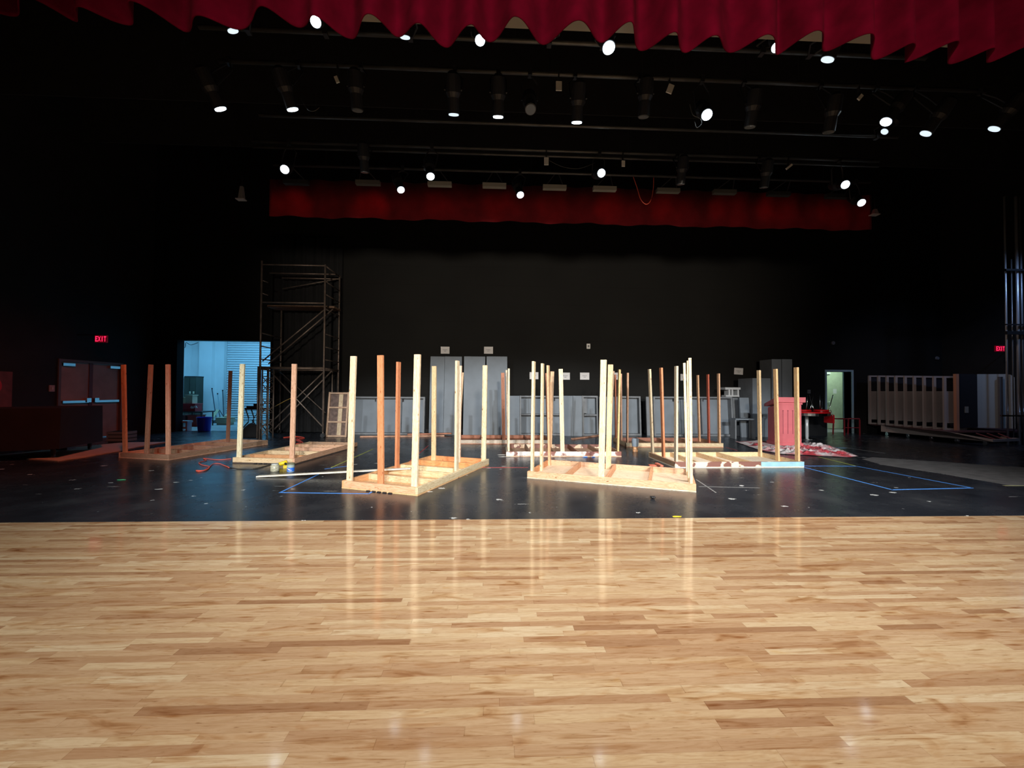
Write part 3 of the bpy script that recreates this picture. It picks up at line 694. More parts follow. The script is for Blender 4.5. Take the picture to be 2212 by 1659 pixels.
FX = [(503, 66, R0, 'mid', (.3, .4, -1), 'dim stage light at the left end of the front row'), (682, 47, R0, 'on', (.25, -.9, -1), 'big bright stage light second from left in the front row, against the valance'),
 (875, 80, R0, 'mid', (0, .42, -1), 'dim stage light third from left in the front row'), (1037, 87, R0, 'on', (0, -.5, -1), 'bright stage light fourth from left in the front row'),
 (1193, 73, R0, 'mid', (0, -.5, -1), 'half-lit stage light tucked between valance folds at top centre'), (1315, 103, R0, 'on', (0, -.45, -1), 'bright stage light just right of the centre in the front row'),
 (1678, 102, R0, 'on', (-.3, -.5, -1), 'bright stage light under the right part of the valance'), (1788, 128, R0, 'mid', (-.3, .4, -1), 'dim stage light rightmost in the front row'),
 (476, 235, R1, 'on', (.35, .45, -1), 'thin bright stage light at the far left of the second row'), (632, 236, R1, 'on', (.25, .42, -1), 'bright stage light second from left in the second row'),
 (980, 247, R1, 'mid', (0, .42, -1), 'dim stage light left of the centre in the second row'), (1076, 252, R1, 'on', (0, .42, -1), 'bright stage light near centre-left of the second row'),
 (1246, 264, R1, 'on', (0, .42, -1), 'bright stage light right beside the third pipe at centre'), (1390, 252, R1, 'off', (0, .3, -1), 'unlit stage light with a long barrel right of centre in the second row'),
 (1527, 248, R1, 'on', (-.2, -.9, -1), 'round bright stage light with a looped cable in the second row'), (1620, 274, R1, 'off', (0, .3, -1), 'unlit stage light right of the one with the looped cable'),
 (1146, 236, R1, 'off', (0, -.4, -.6), 'unlit boxy stage light between two bright ones at centre'), (772, 238, R1, 'off', (0, .3, -1), 'unlit stage light hanging left of centre in the second row'),
 (1790, 285, R1, 'off', (0, .3, -1), 'unlit stage light far right in the second row'),
 (1914, 263, R1, 'on', (-.7, .1, -1), 'slanting bright stage light, upper one of a pair at the right'), (1911, 284, R2, 'mid', (-.9, .2, -1), 'slanting stage light, lower one of the pair at the right'),
 (2000, 288, R1, 'mid', (-.5, .4, -1), 'small stage light right of the slanting pair'), (2148, 278, R1, 'mid', (-.5, .45, -1), 'faint stage light at the far right edge of the rig'),
 (615, 366, R3, 'on', (.3, -.9, -.6), 'bright round stage light alone at the left of the rear rig'), (930, 381, R3, 'on', (.2, -.5, -1), 'small bright stage light above the leftmost pale wash bar'),
 (866, 410, R4, 'on', (.4, -.5, -1), 'small bright stage light hanging over the red border at the left'), (1124, 421, R4, 'on', (.2, -.6, -1), 'small bright stage light hanging low over the red border at centre'),
 (1299, 374, R3, 'on', (0, -1.2, -.6), 'large bright stage light with visible yoke in the middle of the rear rig'), (1826, 399, R3, 'on', (-.3, -1.2, -.6), 'large bright stage light at the right end of the rear rig'),
 (1861, 438, R4, 'on', (-.3, -1, -.8), 'bright stage light lowest at the right, at the end of the red border'),
 (788, 372, R3, 'off', (0, .3, -1), 'unlit stage light hanging left of centre in the rear rig'), (1470, 398, R3, 'off', (0, .3, -1), 'unlit stage light right of centre in the rear rig'), (1650, 405, R3, 'off', (0, .3, -1), 'unlit stage light toward the right in the rear rig')]
for px, py, row, st, aim, lab in FX:
    f_ = fixture(px, py, row, st, lab, aim)
    if (px, py) in ((1037, 87), (1315, 103), (1678, 102), (1076, 252), (1246, 264), (1527, 248)):
        q_ = aty(px, py, row[0]-.2); spot('stage_down_light', (q_.x, q_.y-.1, q_.z-.12), (q_.x*1.05, q_.y+.9, 0), (650 if px > 1500 else 190), (1, .93, .86), 62, 1, .06)
def tagbox(px, py, row, label, w_=.09, h_=.14, tilt=0.):
    y, zp = row; p = aty(px, py, y-.03)
    t = thing('hanging_device', label, 'rigging device', (p.x, y-.03, p.z), 0, 'small devices clamped on the pipes')
    bm = BM(); bx(bm, -w_/2, w_/2, -.02, .0, -h_/2, h_/2); build('label_plate', bm, STICK, t, rot=(0, tilt, 0))
    bm = BM(); bx(bm, -.01, .01, -.0, .04, 0, max(.05, zp-p.z+.03)); build('hanger', bm, BLKM, t)
tagbox(1207, 187, R1, 'small bright label box under the second pipe at centre'); tagbox(1447, 193, R1, 'tilted bright label box under the second pipe, right of centre', tilt=.35)
tagbox(728, 173, R1, 'dim label box under the second pipe at left', .05, .10, -.4); tagbox(1857, 211, R1, 'tilted dim label box under the second pipe at right', .05, .10, .7)
tagbox(1180, 349, R3, 'small pale label box under the doubled pipe at centre', .09, .15); tagbox(1346, 354, R3, 'small pale label box under the doubled pipe right of the big light', .07, .12)
tagbox(1704, 361, R3, 'slanted pale label box under the doubled pipe at right', .04, .16, .9)
# wash bars: metal boxes with red lamps that throw onto the cloth border
REDL = (1, .0, .025)
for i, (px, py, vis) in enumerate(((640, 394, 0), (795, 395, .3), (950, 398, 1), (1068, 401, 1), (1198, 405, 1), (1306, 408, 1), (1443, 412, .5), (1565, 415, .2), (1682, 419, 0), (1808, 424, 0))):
    p = aty(px, py, 9.3); nm = ('leftmost', 'second', 'third', 'fourth', 'fifth', 'sixth', 'seventh', 'eighth', 'ninth', 'rightmost')[i]
    lab = nm+(' of the ten wash bars' if i in (0, 9) else ' from the left of the ten wash bars')+' hanging before the red border'
    t = thing('wash_light_bar', lab, 'stage light', p, 0, 'wash light bars in front of the red border')
    bm = BM(); bx(bm, -.27, .27, -.05, .06, -.045, .045); build('housing', bm, mat('wash_bar_housing', (.03+.35*vis, .03+.33*vis, .03+.27*vis), .5), t)  # light on each bar's front is put into its housing colour
    bm = BM(); bx(bm, -.24, .24, .062, .066, -.03, .03); build('lens_strip', bm, mat('wash_lens', (.4, .02, .02), .3, emit=REDL, estr=1.5), t)
    bm = BM(); tube(bm, (-.2, 0, .045), (-.03, -.35, R4[1]-p.z), .01, 6); tube(bm, (.2, 0, .045), (.03, -.35, R4[1]-p.z), .01, 6); build('bracket', bm, BLKM, t)
    q = aty(px+(10 if i % 2 else -4), 446, 10.6)
    spot('wash_lamp', (p.x, p.y+.15, p.z+.02), (q.x, q.y, q.z-.05), (7, 7, 2.5, 3, 2.5, 5.5, 5, 5.5, 6.5, 6.5)[i], REDL, 50, .8, .04)
# drooping cables
def cable(pts, label, m=BLKM, r=.008, cat='cable', name='drooping_cable', group=None):
    bm = BM(); path(bm, smoothpath(pts), r); tag(build(name, bm, m, smooth=True), label, cat, group)
cable([aty(x, y, 6.1) for x, y in ((650, 212), (664, 236), (678, 240), (690, 232))], 'thin cable sagging under the second pipe at left', PIPE, .004)
cable([aty(x, y, 6.1) for x, y in ((1490, 225), (1497, 248), (1512, 256), (1515, 268), (1505, 276), (1500, 262))], 'looped white cable beside the round bright stage light', PIPE, .006)
cable([aty(x, y, 8.9) for x, y in ((1368, 382), (1376, 405), (1384, 430), (1395, 441), (1405, 434), (1411, 410), (1412, 383))], 'red cable loop hanging over the red border', ORANGE, .008)
cable([aty(x, y, 8.0) for x, y in ((1185, 346), (1215, 360), (1250, 364), (1285, 352))], 'cable draped between the pale label box and the big rear light', PIPE, .004)
def horn(px, py, y, h_, label):
    p = aty(px, py, y); t = thing('wall_speaker', label, 'speaker', p)
    bm = BM(); tube(bm, (0, 0, h_), (0, 0, 0.02), .045, 4, .085); build('cabinet', bm, mat('speaker_grey', (.28, .28, .28), .6), t)
    bm = BM(); bx(bm, -.12, .09, -.07, .07, 0, .02); build('base_lip', bm, WHT, t)
    bm = BM(); tube(bm, (0, 0, h_), (0, .0, h_+.3), .01, 6); build('hanger', bm, BLKM, t)
horn(522, 432, 10.5, .34, 'small pale speaker hanging at the upper left of the stage'); horn(1890, 465, 10.5, .16, 'tiny pale speaker hanging beyond the right end of the red border')

# ------------------------------------------------------------------ exit signs
LET = {'E': [(0,0,.2,1),(0,0,1,.18),(0,.41,.8,.59),(0,.82,1,1)], 'I': [(.35,0,.65,1)], 'T': [(.4,0,.62,1),(0,.82,1,1)]}
def exit_sign(px, py, y, label, s=1.):
    p = aty(px, py, y); t = thing('exit_sign', label, 'exit sign', p)
    w_, h_ = .30*s, .19*s
    bm = BM(); bx(bm, -w_/2, w_/2, 0, .04, -h_/2, h_/2); build('housing', bm, EXITB, t)
    bm = BM(); lw = w_*.19; x = -w_/2+w_*.06
    for ch in 'EXIT':
        if ch == 'X':
            for s1 in (1, -1):
                a = Vector((x, -.004, -h_*.36*s1)); b = Vector((x+lw, -.004, h_*.36*s1)); d = (b-a).normalized(); nrm = Vector((-d.z, 0, d.x))*w_*.025
                vs = [bm.verts.new(q) for q in (a-nrm, a+nrm, b+nrm, b-nrm)]; bm.faces.new(vs)
        else:
            for u0, v0, u1, v1 in LET[ch]: bx(bm, x+u0*lw, x+u1*lw, -.005, 0, -h_*.36+v0*h_*.72, -h_*.36+v1*h_*.72)
        x += w_*.235
    build('letters', bm, EXITR, t)
    wx = (XL if p.x < 0 else XR)-p.x; bm = BM(); tube(bm, (0, .03, h_/2+.01), (wx, .03, h_/2+.01), .012, 8); build('wall_bracket', bm, BLKM, t)
exit_sign(217.5, 732, 11.2, 'lit red EXIT sign above the double door at the left')
exit_sign(2161, 753, 11.6, 'lit red EXIT sign at the far right beside the steel rails', .95)

# ------------------------------------------------------------------ scaffold tower
fy, by = 12.0, 13.15
def S(px, py, y=fy): p = aty(px, py, y); return p
FLx, FRx, BLx, BRx = S(562.5, 760).x, S(700, 760).x, aty(606, 800, by).x, aty(731.5, 760, by).x
ztop = 5.0
t = thing('scaffold_tower', 'tall brown steel scaffold tower with diagonal stair braces, left of centre stage', 'scaffold', ((FLx+FRx)/2, (fy+by)/2, 0))
def L(x, y, z): return Vector((x-(FLx+FRx)/2, y-(fy+by)/2, z))
def tb(nm, a, b, r=.022, m=STEEL): bm = BM(); tube(bm, L(*a), L(*b), r, 10); return build(nm, bm, m, t, smooth=True)
for x, y, zt_ in ((FLx, fy, 5.08), (FRx, fy, 5.0), (BLx, by, 3.95), (BRx, by, 5.0)):
    tb('post', (x, y, .16), (x, y, zt_), .027)
    bm = BM(); tube(bm, L(x, y-.03, .065), L(x, y+.03, .065), .065, 16); build('caster', bm, BLKM, t)
    bm = BM(); tube(bm, L(x, y, .07), L(x, y, .2), .018, 8); build('caster_stem', bm, STEEL, t)
for z in (4.52, 4.15, 3.72, 3.0, 2.62, 2.25, 1.95): tb('rung', (FRx, fy, z), (BRx, by, z), .017)
for z in (3.0, 2.62, 2.25, 1.95): tb('rung', (FLx, fy, z), (BLx, by, z), .017)
for z in (4.52, 4.15): tb('short_rung', (FLx, fy, z), (FLx+.12, fy+.12, z-.04), .014)
tb('guard_rail', (FLx, fy, 4.97), (FRx, fy, 4.97), .02); tb('guard_rail', (BLx-.2, by-.35, 4.95), (BRx, by-.35, 4.95), .02); tb('guard_rail', (BLx, by, 4.9), (BRx, by, 4.9), .02)
tb('end_rail', (FRx, fy, 4.97), (BRx, by, 4.97), .02)
a = aty(610, 624, by); b = aty(733, 602, by); tb('diagonal_brace', tuple(a), tuple(b), .016)
tb('ledger', (FLx, fy, 3.88), (FRx, fy, 3.88), .02)
bm = BM(); bx(bm, BLx+.02-(FLx+FRx)/2-.15, FRx-(FLx+FRx)/2+.05, .0, .5, 3.86, 3.92); build('platform_plank', bm, mat('plank_brown', (.17, .10, .06), .7, noise=.2), t)
# stair-like double diagonals
for (p, q) in (((708, 663), (567, 780)), ((719, 668), (580, 786)), ((707, 796), (576, 922)), ((717, 801), (590, 930))):
    a = aty(*p, fy+.35); b = aty(*q, fy+.35); tb('diagonal_rail', tuple(a), tuple(b), .02)
tb('diagonal_brace', tuple(aty(577, 795, fy+.05)), tuple(aty(697, 922, fy+.05)), .018); tb('diagonal_brace', tuple(aty(602, 800, by-.05)), tuple(aty(703, 892, by-.05)), .016)
z = S(600, 795).z; tb('ledger', (FLx, fy, z), (FRx, fy, z), .04); tb('ledger', (BLx, by, z), (BRx, by, z), .03); tb('ledger', (FRx, fy, z), (BRx, by, z), .022)
zb_ = S(600, 930).z
tb('ledger', (FLx, fy, .33), (BLx, by, .33), .02)
p = aty(718, 800, 12.7); tb('short_post', (p.x, 12.7, .5), (p.x, 12.7, p.z), .018)
# lattice truss sections standing at the scaffold's left foot
def truss(px, y, h_, wd, label, turn):
    p = atz(px, 947); p = Vector((aty(px, 900, y).x, y, 0)); t = thing('lattice_truss', label, 'truss', p, turn, 'lattice trusses beside the scaffold')
    for x in (-wd/2, wd/2):
        bm = BM(); tube(bm, (x, 0, 0), (x, 0, h_), .02, 8); build('chord', bm, STEEL, t, smooth=True)
    n = 9
    for i in range(n):
        z0, z1 = .08+i*(h_-.16)/n, .08+(i+1)*(h_-.16)/n
        if i % 3 == 2:
            prs = [((-wd/2, 0, z0), (wd/2, 0, z0)), ((-wd/2, 0, z1), (wd/2, 0, z1))]
        else:
            prs = [((-wd/2, 0, z0), (wd/2, 0, z1)), ((wd/2, 0, z0), (-wd/2, 0, z1))]
        for a, b in prs: bm = BM(); tube(bm, a, b, .011, 6); build('lacing_strut', bm, STEEL, t)
truss(572, 11.75, 2.02, .17, 'dark lattice truss standing upright, nearest the scaffold left post', 0)
truss(583, 12.35, 2.0, .16, 'dark lattice truss standing just behind and right of the first', .2)
# bare brown poles bundled beside the truss
for px, y, lab in ((556, 11.8, 'bare brown pole standing at the left of the truss'), (561, 11.62, 'second bare brown pole beside the truss'), (590, 12.2, 'bare pale brown pole standing right of the trusses')):
    p = Vector((aty(px, 900, y).x, y, 0)); bm = BM(); tube(bm, p, p+Vector((0, 0, 2.03)), .022, 8); tag(build('steel_pole', bm, STEEL, smooth=True), lab, 'pole', 'steel poles beside the scaffold')
cable([aty(x, y, 12.6) for x, y in ((583, 884), (605, 872), (620, 864), (640, 856))], 'yellow strap slung across the scaffold base', mat('dull_yellow_strap', (.35, .2, .03), .6), .012, 'strap', 'ratchet_strap')
# black folding work stand and bag
p = atz(548, 922); p = aty(551, 900, 13.2); t = thing('folding_work_stand', 'black folding work stand in the storage opening left of the scaffold', 'work stand', (p.x, 13.2, 0))
bm = BM(); bx(bm, -.24, .3, -.15, .15, .74, .80); build('top', bm, BLKM, t)
for s in (-1, 1):
    bm = BM(); path(bm, [(-.2, s*.14, .74), (-.12, s*.14, .5), (-.12, s*.14, .36), (-.42, s*.16, .02)], .018); build('leg', bm, BLKM, t)
    bm = BM(); path(bm, [(.2, s*.14, .74), (.0, s*.14, .4), (.3, s*.16, .02)], .018); build('leg', bm, BLKM, t)
bm = BM(); bx(bm, -.2, .1, -.12, .1, .801, .86); bx(bm, .0, .2, -.1, .1, .86, .93); tag(build('tool_case', bm, BLKM, loc=(p.x, 13.2, 0)), 'dark tool case lying on the folding work stand', 'case')
p = atz(546, 944); bm = BM(); bmesh.ops.create_icosphere(bm, subdivisions=3, radius=.5)
for v in bm.verts:
    v.co.x *= .62; v.co.y *= .4; v.co.z = max(0, v.co.z*.75*(1-.45*(v.co.x < 0)*abs(v.co.x)/.31)+.02)+.03*mathutils.noise.noise(v.co*5)*(v.co.z > .05)
tag(build('duffel_bag', bm, BLACKC, smooth=True, loc=(p.x-.12, p.y+.1, 0)), 'slumped black bag on the floor at the left foot of the scaffold', 'bag')

# ------------------------------------------------------------------ storage room contents
def at_floor(px, py): p = atz(px, py); return Vector((p.x, p.y, 0))
def px2m(px, y): return px*y/FPX
p = at_floor(441, 931); t = thing('plastic_bucket', 'bright blue plastic bucket on the storage room floor', 'bucket', p)
h_ = px2m(29, p.y); r = px2m(13, p.y)
bm = BM(); lathe(bm, [(r*.80, 0), (r*.84, .01), (r, h_-.04), (r*1.06, h_-.035), (r*1.06, h_), (r*.98, h_), (r*.8, .03)], 28); build('body', bm, BLUEPL, t, smooth=False)
bm = BM(); path(bm, [(r*1.05*cos(a), r*1.05*sin(a), h_-.05+(-.05*sin(a))) for a in [pi*i/12 for i in range(13)]], .006); build('handle', bm, CHROME, t)
y = 17.6; X = aty(395, 925, y).x; X2 = aty(421, 925, y).x; hz = aty(416, 813, y).z
t = thing('steel_cabinet', 'dark green upright steel cabinet against the storage room wall', 'cabinet', (X, y, 0))
w_ = X2-X; bm = BM(); bx(bm, 0, w_, 0, .45, .05, hz-.03); bx(bm, .03, w_-.03, .03, .42, 0, .05); build('body', bm, GREENM, t)
for i in (0, 1):
    bm = BM(); bx(bm, .01+i*w_/2, w_/2-.01+i*w_/2, -.02, 0, .08, hz-.08); dd = build('door', bm, GREENM, t)
    hx = w_/2-.09 if i == 0 else w_/2+.06
    hx = (.52 if i == 0 else .82)*w_
    bm = BM(); bx(bm, hx, hx+.05, -.04, -.02, hz*.62, hz*.62+.1); build('handle', bm, mat('brass_pull', (.55, .5, .35), .4), dd)
bm = BM(); bx(bm, .02, w_-.02, -.01, .5, hz-.03, hz+.01); build('top', bm, BLACKP, t)
def crate(label, x0, x1, y0, y1, y, dep, m, name='storage_box', cat='box', lid=None, base=None):
    A, B = aty(x0, y1, y), aty(x1, y0, y); z0 = max(0, A.z) if base is None else base
    t = thing(name, label, cat, (A.x, y, z0)); w_, h_ = B.x-A.x, B.z-z0
    bm = BM(); vs = bx(bm, .02, w_-.02, .02, dep-.02, 0, h_-.03)
    build('body', bm, m, t); bm = BM(); bx(bm, 0, w_, 0, dep, h_-.03, h_); build('lid', bm, lid or m, t); return t, w_, h_
# low table of dark clutter
A, B = aty(384, 889, 15.4), aty(436, 889, 15.4)
t = thing('utility_table', 'dark low table holding the red cooler in the storage room', 'table', (A.x, 15.4, 0)); tw = B.x-A.x; tz = A.z
bm = BM(); bx(bm, 0, tw, 0, .7, tz-.04, tz); build('tabletop', bm, BLKM, t)
for x in (.03, tw-.06):
    for yy in (.03, .64): bm = BM(); bx(bm, x, x+.03, yy, yy+.03, 0, tz-.04); build('leg', bm, BLKM, t)
t, cw, ch = crate('red cooler with white lettering on the table in the storage room', 390, 422, 872, 888, 15.5, .4, DKRED, 'drinks_cooler', 'cooler', base=tz+.001)
bm = BM()
# white script lettering squiggle on the cooler
sx = cw*.66
path(bm, smoothpath([(sx+dx*.16, .015, ch*.42+dz*.08) for dx, dz in ((0, 0), (.15, 1), (.3, -.2), (.45, .9), (.6, -.1), (.8, 1.1), (1, .2), (1.2, .9), (1.45, .1))], 4), .012, 5); build('white_lettering', bm, WHT, t)
zc_ = tz+ch+.002
crate('beige tapered storage bin on top of the red cooler', 398, 416, 853, 872, 15.55, .3, BEIGE, 'storage_bin', 'bin', base=zc_)
crate('dull beige cardboard box beside the tapered bin on the red cooler', 385, 396, 858, 872, 15.6, .3, mat('dull_card', (.30, .26, .16), .7), 'cardboard_box', 'box', base=zc_)
crate('red crate with dark front under the table, leftmost', 384, 401, 897, 912, 15.6, .5, mat('dark_maroon', (.14, .02, .025), .5), 'storage_crate', 'crate', base=.0)
crate('larger red crate under the table', 403, 425, 897, 922, 15.55, .5, mat('brick_red_plastic', (.30, .025, .02), .5), 'storage_crate', 'crate', base=0.)
p = at_floor(394, 931); t = thing('step_stool', 'small grey step stool at the left edge of the storage opening', 'stool', (aty(384, 930, p.y).x, p.y, 0))
w_ = px2m(19, p.y); h_ = px2m(21, p.y); SG = mat('stool_grey', (.35, .38, .38), .6)
bm = BM(); bx(bm, 0, w_, 0, .25, h_-.06, h_); build('seat', bm, SG, t)
for x in (.02, w_-.07):
    bm = BM(); bx(bm, x, x+.05, .02, .23, 0, h_-.06); build('leg', bm, SG, t)
bm = BM(); bx(bm, .07, w_-.07, .1, .15, .06, .12); build('stretcher', bm, SG, t)
y = 16.2
t = thing('utility_tank', 'squat beige ribbed tank on the storage room floor below the brooms', 'tank', (aty(464, 918, y).x, y, 0)); w_ = px2m(29, y); h_ = px2m(19, y)
bm = BM(); bx(bm, 0, w_, 0, .4, .06, h_-.06); bmesh.ops.bevel(bm, geom=bm.edges[:], offset=.04, segments=3, affect='EDGES'); bx(bm, .04, w_-.04, .04, .36, 0, .06)
for i in range(3): bx(bm, -.01, w_+.01, -.01, .41, .1+i*.08, .12+i*.08)
build('body', bm, BEIGE, t)
bm = BM(); lathe(bm, [(.11, h_-.06), (.1, h_), (.05, h_+.06), (.03, h_+.1)], 16, (w_*.62, .2)); build('cap', bm, BEIGE, t)
def stick(a, b, y0, y1, label, m, head=None, name='broom', cat='broom'):
    A, B = aty(*a, y0), aty(*b, y1); t = thing(name, label, cat, (B.x, B.y, 0)); o_ = Vector((B.x, B.y, 0))
    bm = BM(); tube(bm, Vector((B.x, B.y, .08))-o_, A-o_, .018, 8); build('handle', bm, m, t)
    if head: bm = BM(); bx(bm, -head, head, -.04, .04, 0, .1); build('head', bm, m, t)
    bm = BM(); tube(bm, A-o_, A-o_+Vector((0, 0, .06)), .026, 8); build('grip', bm, BLKM, t)
yb_ = 18.0
stick((458, 841), (468, 903), 18.6, 17.2, 'long-handled broom leaning left of the other brooms', mat('dark_handle', (.03, .05, .07), .5), .12)
stick((470, 852), (478, 900), 18.6, 17.6, 'thin pale-handled dust mop in the middle of the leaning brooms', mat('pale_handle', (.25, .33, .36), .5), .06, 'dust_mop', 'mop')
stick((481, 845), (484, 900), 18.6, 17.4, 'black upright broom right of the dust mop', mat('dark_handle2', (.02, .03, .04), .5), .2)
t = thing('folding_sign', 'pale yellow folding board leaning behind the blue bucket', 'sign', (aty(450, 905, 16.8).x, 16.8, 0))
bm = BM(); vs = [bm.verts.new(v) for v in ((-.08, 0, 0), (.06, 0, 0), (.24, .25, .52), (.14, .25, .56))]; f = bm.faces.new(vs); r_ = bmesh.ops.extrude_face_region(bm, geom=[f])
for v in r_['geom']:
    if isinstance(v, bmesh.types.BMVert): v.co.y += .02
build('board', bm, mat('pale_yellow_board', (.5, .5, .3), .6), t)
bm = BM(); tube(bm, (.22, .3, .54), (.42, .5, 0.02), .012, 6); tube(bm, (.2, .3, .5), (.1, .6, 0.02), .012, 6); build('prop', bm, BLKM, t)
cable([aty(x, y, 18.5) for x, y in ((396, 738), (390, 744), (392, 752), (400, 750), (402, 740), (412, 745), (428, 740))], 'dark cable coil hanging high in the storage room corner', BLKM, .012)

# ------------------------------------------------------------------ salmon-red podium on a drop cloth
p = at_floor(1679, 963); t = thing('podium', 'salmon-red fluted podium with sloping top standing on the drop cloth', 'podium', (p.x, p.y, .012), radians(-12))
w_, dp = .60, .58; hf, hb = 1.30, 1.30
def pod(bm, x0, x1, y0, y1, z0, z1f, z1b):
    vs = [bm.verts.new(c) for c in ((x0, y0, z0), (x1, y0, z0), (x1, y1, z0), (x0, y1, z0), (x0, y0, z1f), (x1, y0, z1f), (x1, y1, z1b), (x0, y1, z1b))]
    for f in ((3,2,1,0), (4,5,6,7), (0,1,5,4), (1,2,6,5), (2,3,7,6), (3,0,4,7)): bm.faces.new([vs[i] for i in f])
bm = BM(); pod(bm, .02, w_-.02, .02, dp, .07, 1.06, .96); build('body', bm, PODM, t)
bm = BM(); bx(bm, -.01, w_+.01, -.01, dp+.02, 0, .07); build('plinth', bm, PODM, t)
bm = BM(); pod(bm, 0, w_, 0, dp+.02, 1.06, 1.12, 1.0)
for v in bm.verts:
    if v.co.z == 1.06 and v.co.y > .3: v.co.z = .94
build('lower_moulding', bm, PODM, t)
bm = BM(); vs = [bm.verts.new(c) for c in ((-.05, -.05, 1.12), (w_+.05, -.05, 1.12), (w_+.05, dp+.06, .99), (-.05, dp+.06, .99), (-.05, -.05, 1.25), (w_+.05, -.05, 1.25), (w_+.05, dp+.06, 1.06), (-.05, dp+.06, 1.06))]
for f in ((3,2,1,0), (4,5,6,7), (0,1,5,4), (1,2,6,5), (2,3,7,6), (3,0,4,7)): bm.faces.new([vs[i] for i in f])
build('sloping_top', bm, PODM, t)
GROOVE = mat('podium_groove', (.36, .07, .09), .7)
for i in range(4):
    x = .14+i*.115; bm = BM(); bx(bm, x, x+.016, .012, .0195, .30, .90); tube(bm, (x+.008, .0195, .90), (x+.008, .012, .90), .018, 10); build('flute', bm, GROOVE, t)
# drop cloth
random.seed(4)
bm = BM(); cpts = [(1588, 954), (1636, 951), (1735, 957), (1790, 962), (1810, 970), (1855, 986), (1832, 988), (1776, 985), (1690, 981), (1640, 972)]
P = [atz(*q, .01) for q in cpts]; cx = sum(q.x for q in P)/len(P); cy = sum(q.y for q in P)/len(P)
rings = []; NR, NA = 40, 220
def edge_at(a):
    tt = a*len(P); i = int(tt) % len(P); f = tt-int(tt); return P[i].lerp(P[(i+1) % len(P)], f)
for r in range(1, NR+1):
    ring = []
    for a in range(NA):
        e = edge_at(a/NA); k = r/NR; x, yv = cx+(e.x-cx)*k, cy+(e.y-cy)*k
        wob = .04*mathutils.noise.noise(Vector((x*5, yv*5, 0)))*k
        z = .012+(.07*abs(mathutils.noise.noise(Vector((x*4.2, yv*7, 3))))+.055*(1-abs(mathutils.noise.noise(Vector((x*6+yv*2, yv*9, 8)))*2))**3)*(1 if k < .8 else max(.05, (1-k)/.2))
        if abs(x-p.x-.2) < .75 and abs(yv-p.y-.35) < .75: z = min(z, .004)
        ring.append(bm.verts.new((x+wob, yv+wob, z)))
    rings.append(ring)
cv = bm.verts.new((cx, cy, .01))
for a in range(NA): bm.faces.new((cv, rings[0][a], rings[0][(a+1) % NA]))
for A_, B_ in zip(rings, rings[1:]):
    for a in range(NA): bm.faces.new((A_[a], B_[a], B_[(a+1) % NA], A_[(a+1) % NA]))
mc = mat('drop_cloth', (.6, .5, .5), .85); k = NB(mc); tc = k.n('ShaderNodeTexCoord'); n1 = k.n('ShaderNodeTexNoise'); n1.inputs['Scale'].default_value = 1.9; n1.inputs['Detail'].default_value = 5; k.l(tc.outputs['Object'], n1.inputs['Vector'])
k.l(k.ramp(n1.outputs['Fac'], [(.44, (.78, .70, .70)), (.52, (.74, .42, .44)), (.60, (.58, .06, .08))]), k.b.inputs['Base Color'])
tag(build('drop_cloth', bm, mc, smooth=True), 'crumpled white drop cloth stained with red paint under the podium', 'cloth')

# ------------------------------------------------------------------ diner table with upturned red chairs
ty = 11.5; A, B = aty(1722, 888, ty), aty(1786, 888, ty); cx = (A.x+B.x)/2; tz = aty(1750, 890, ty).z
t = thing('diner_table', 'round red-topped diner table on a chrome column near the right doorway', 'table', (aty(1743, 940, ty+.45).x, ty+.45, 0))
cx = t.location.x; R_ = .57
bm = BM(); lathe(bm, [(R_, tz-.035), (R_+.008, tz-.03), (R_+.008, tz-.005), (R_, tz)], 40); build('tabletop', bm, REDG, t)
bm = BM(); lathe(bm, [(R_+.002, tz-.12), (R_+.012, tz-.115), (R_+.012, tz-.04), (R_+.002, tz-.036)], 40); build('chrome_edge', bm, CHROME, t)
bm = BM(); lathe(bm, [(.045, .05), (.045, tz-.12)], 16); build('column', bm, mat('polished_column', (.75, .76, .78), .35, .3), t, smooth=True)
bm = BM(); lathe(bm, [(.30, 0), (.30, .015), (.08, .05), (.04, .06)], 28); build('base', bm, CHROME, t)
def chair(label, loc, rz, flipped, tz=0., seatback=True):
    t = thing('diner_chair', label, 'chair', loc, rz, 'red diner chairs')
    s = -1 if flipped else 1; zs_ = 0 if flipped else .45
    def q(x, y, z): return (x, y, (z if not flipped else (.51-z)))
    bm = BM(); z0, z1 = sorted((q(0, 0, .45)[2], q(0, 0, .51)[2])); lathe(bm, [(.17, z0), (.20, z0+.01), (.20, z1-.01), (.17, z1)], 24); build('seat', bm, REDG, t)
    for sx in (-1, 1):
        for sy in (-1, 1):
            bm = BM(); path(bm, [q(sx*.12, sy*.12, .45), q(sx*.14, sy*.14, .4), q(sx*.2, sy*.2, .01)], .011, 8); build('leg', bm, CHROME, t, smooth=True)
    if seatback:
        bm = BM(); path(bm, [q(-.15, .16, .46), q(-.16, .22, .6), q(-.15, .25, .84)], .011, 8); path(bm, [q(.15, .16, .46), q(.16, .22, .6), q(.15, .25, .84)], .011, 8); build('back_frame', bm, CHROME, t, smooth=True)
        bm = BM(); z0, z1 = sorted((q(0, 0, .60)[2], q(0, 0, .86)[2])); bx(bm, -.19, .19, .225, .265, z0, z1); bmesh.ops.bevel(bm, geom=bm.edges[:], offset=.015, segments=2, affect='EDGES'); build('backrest', bm, REDG, t)
    return t
chair('red diner chair turned upside down on the left of the diner table', (cx-.16, ty+.38, tz+.001), radians(120), True, seatback=False)
chair('upturned red diner chair with its backrest hanging over the right edge of the diner table', (cx+.41, ty+.40, tz+.001), radians(-90), True)
p = atz(1812, 937); 
t = thing('armchair_frame', 'dark red open-framed chair standing in front of the right doorway', 'chair', (p.x, 12.9, 0), radians(0))
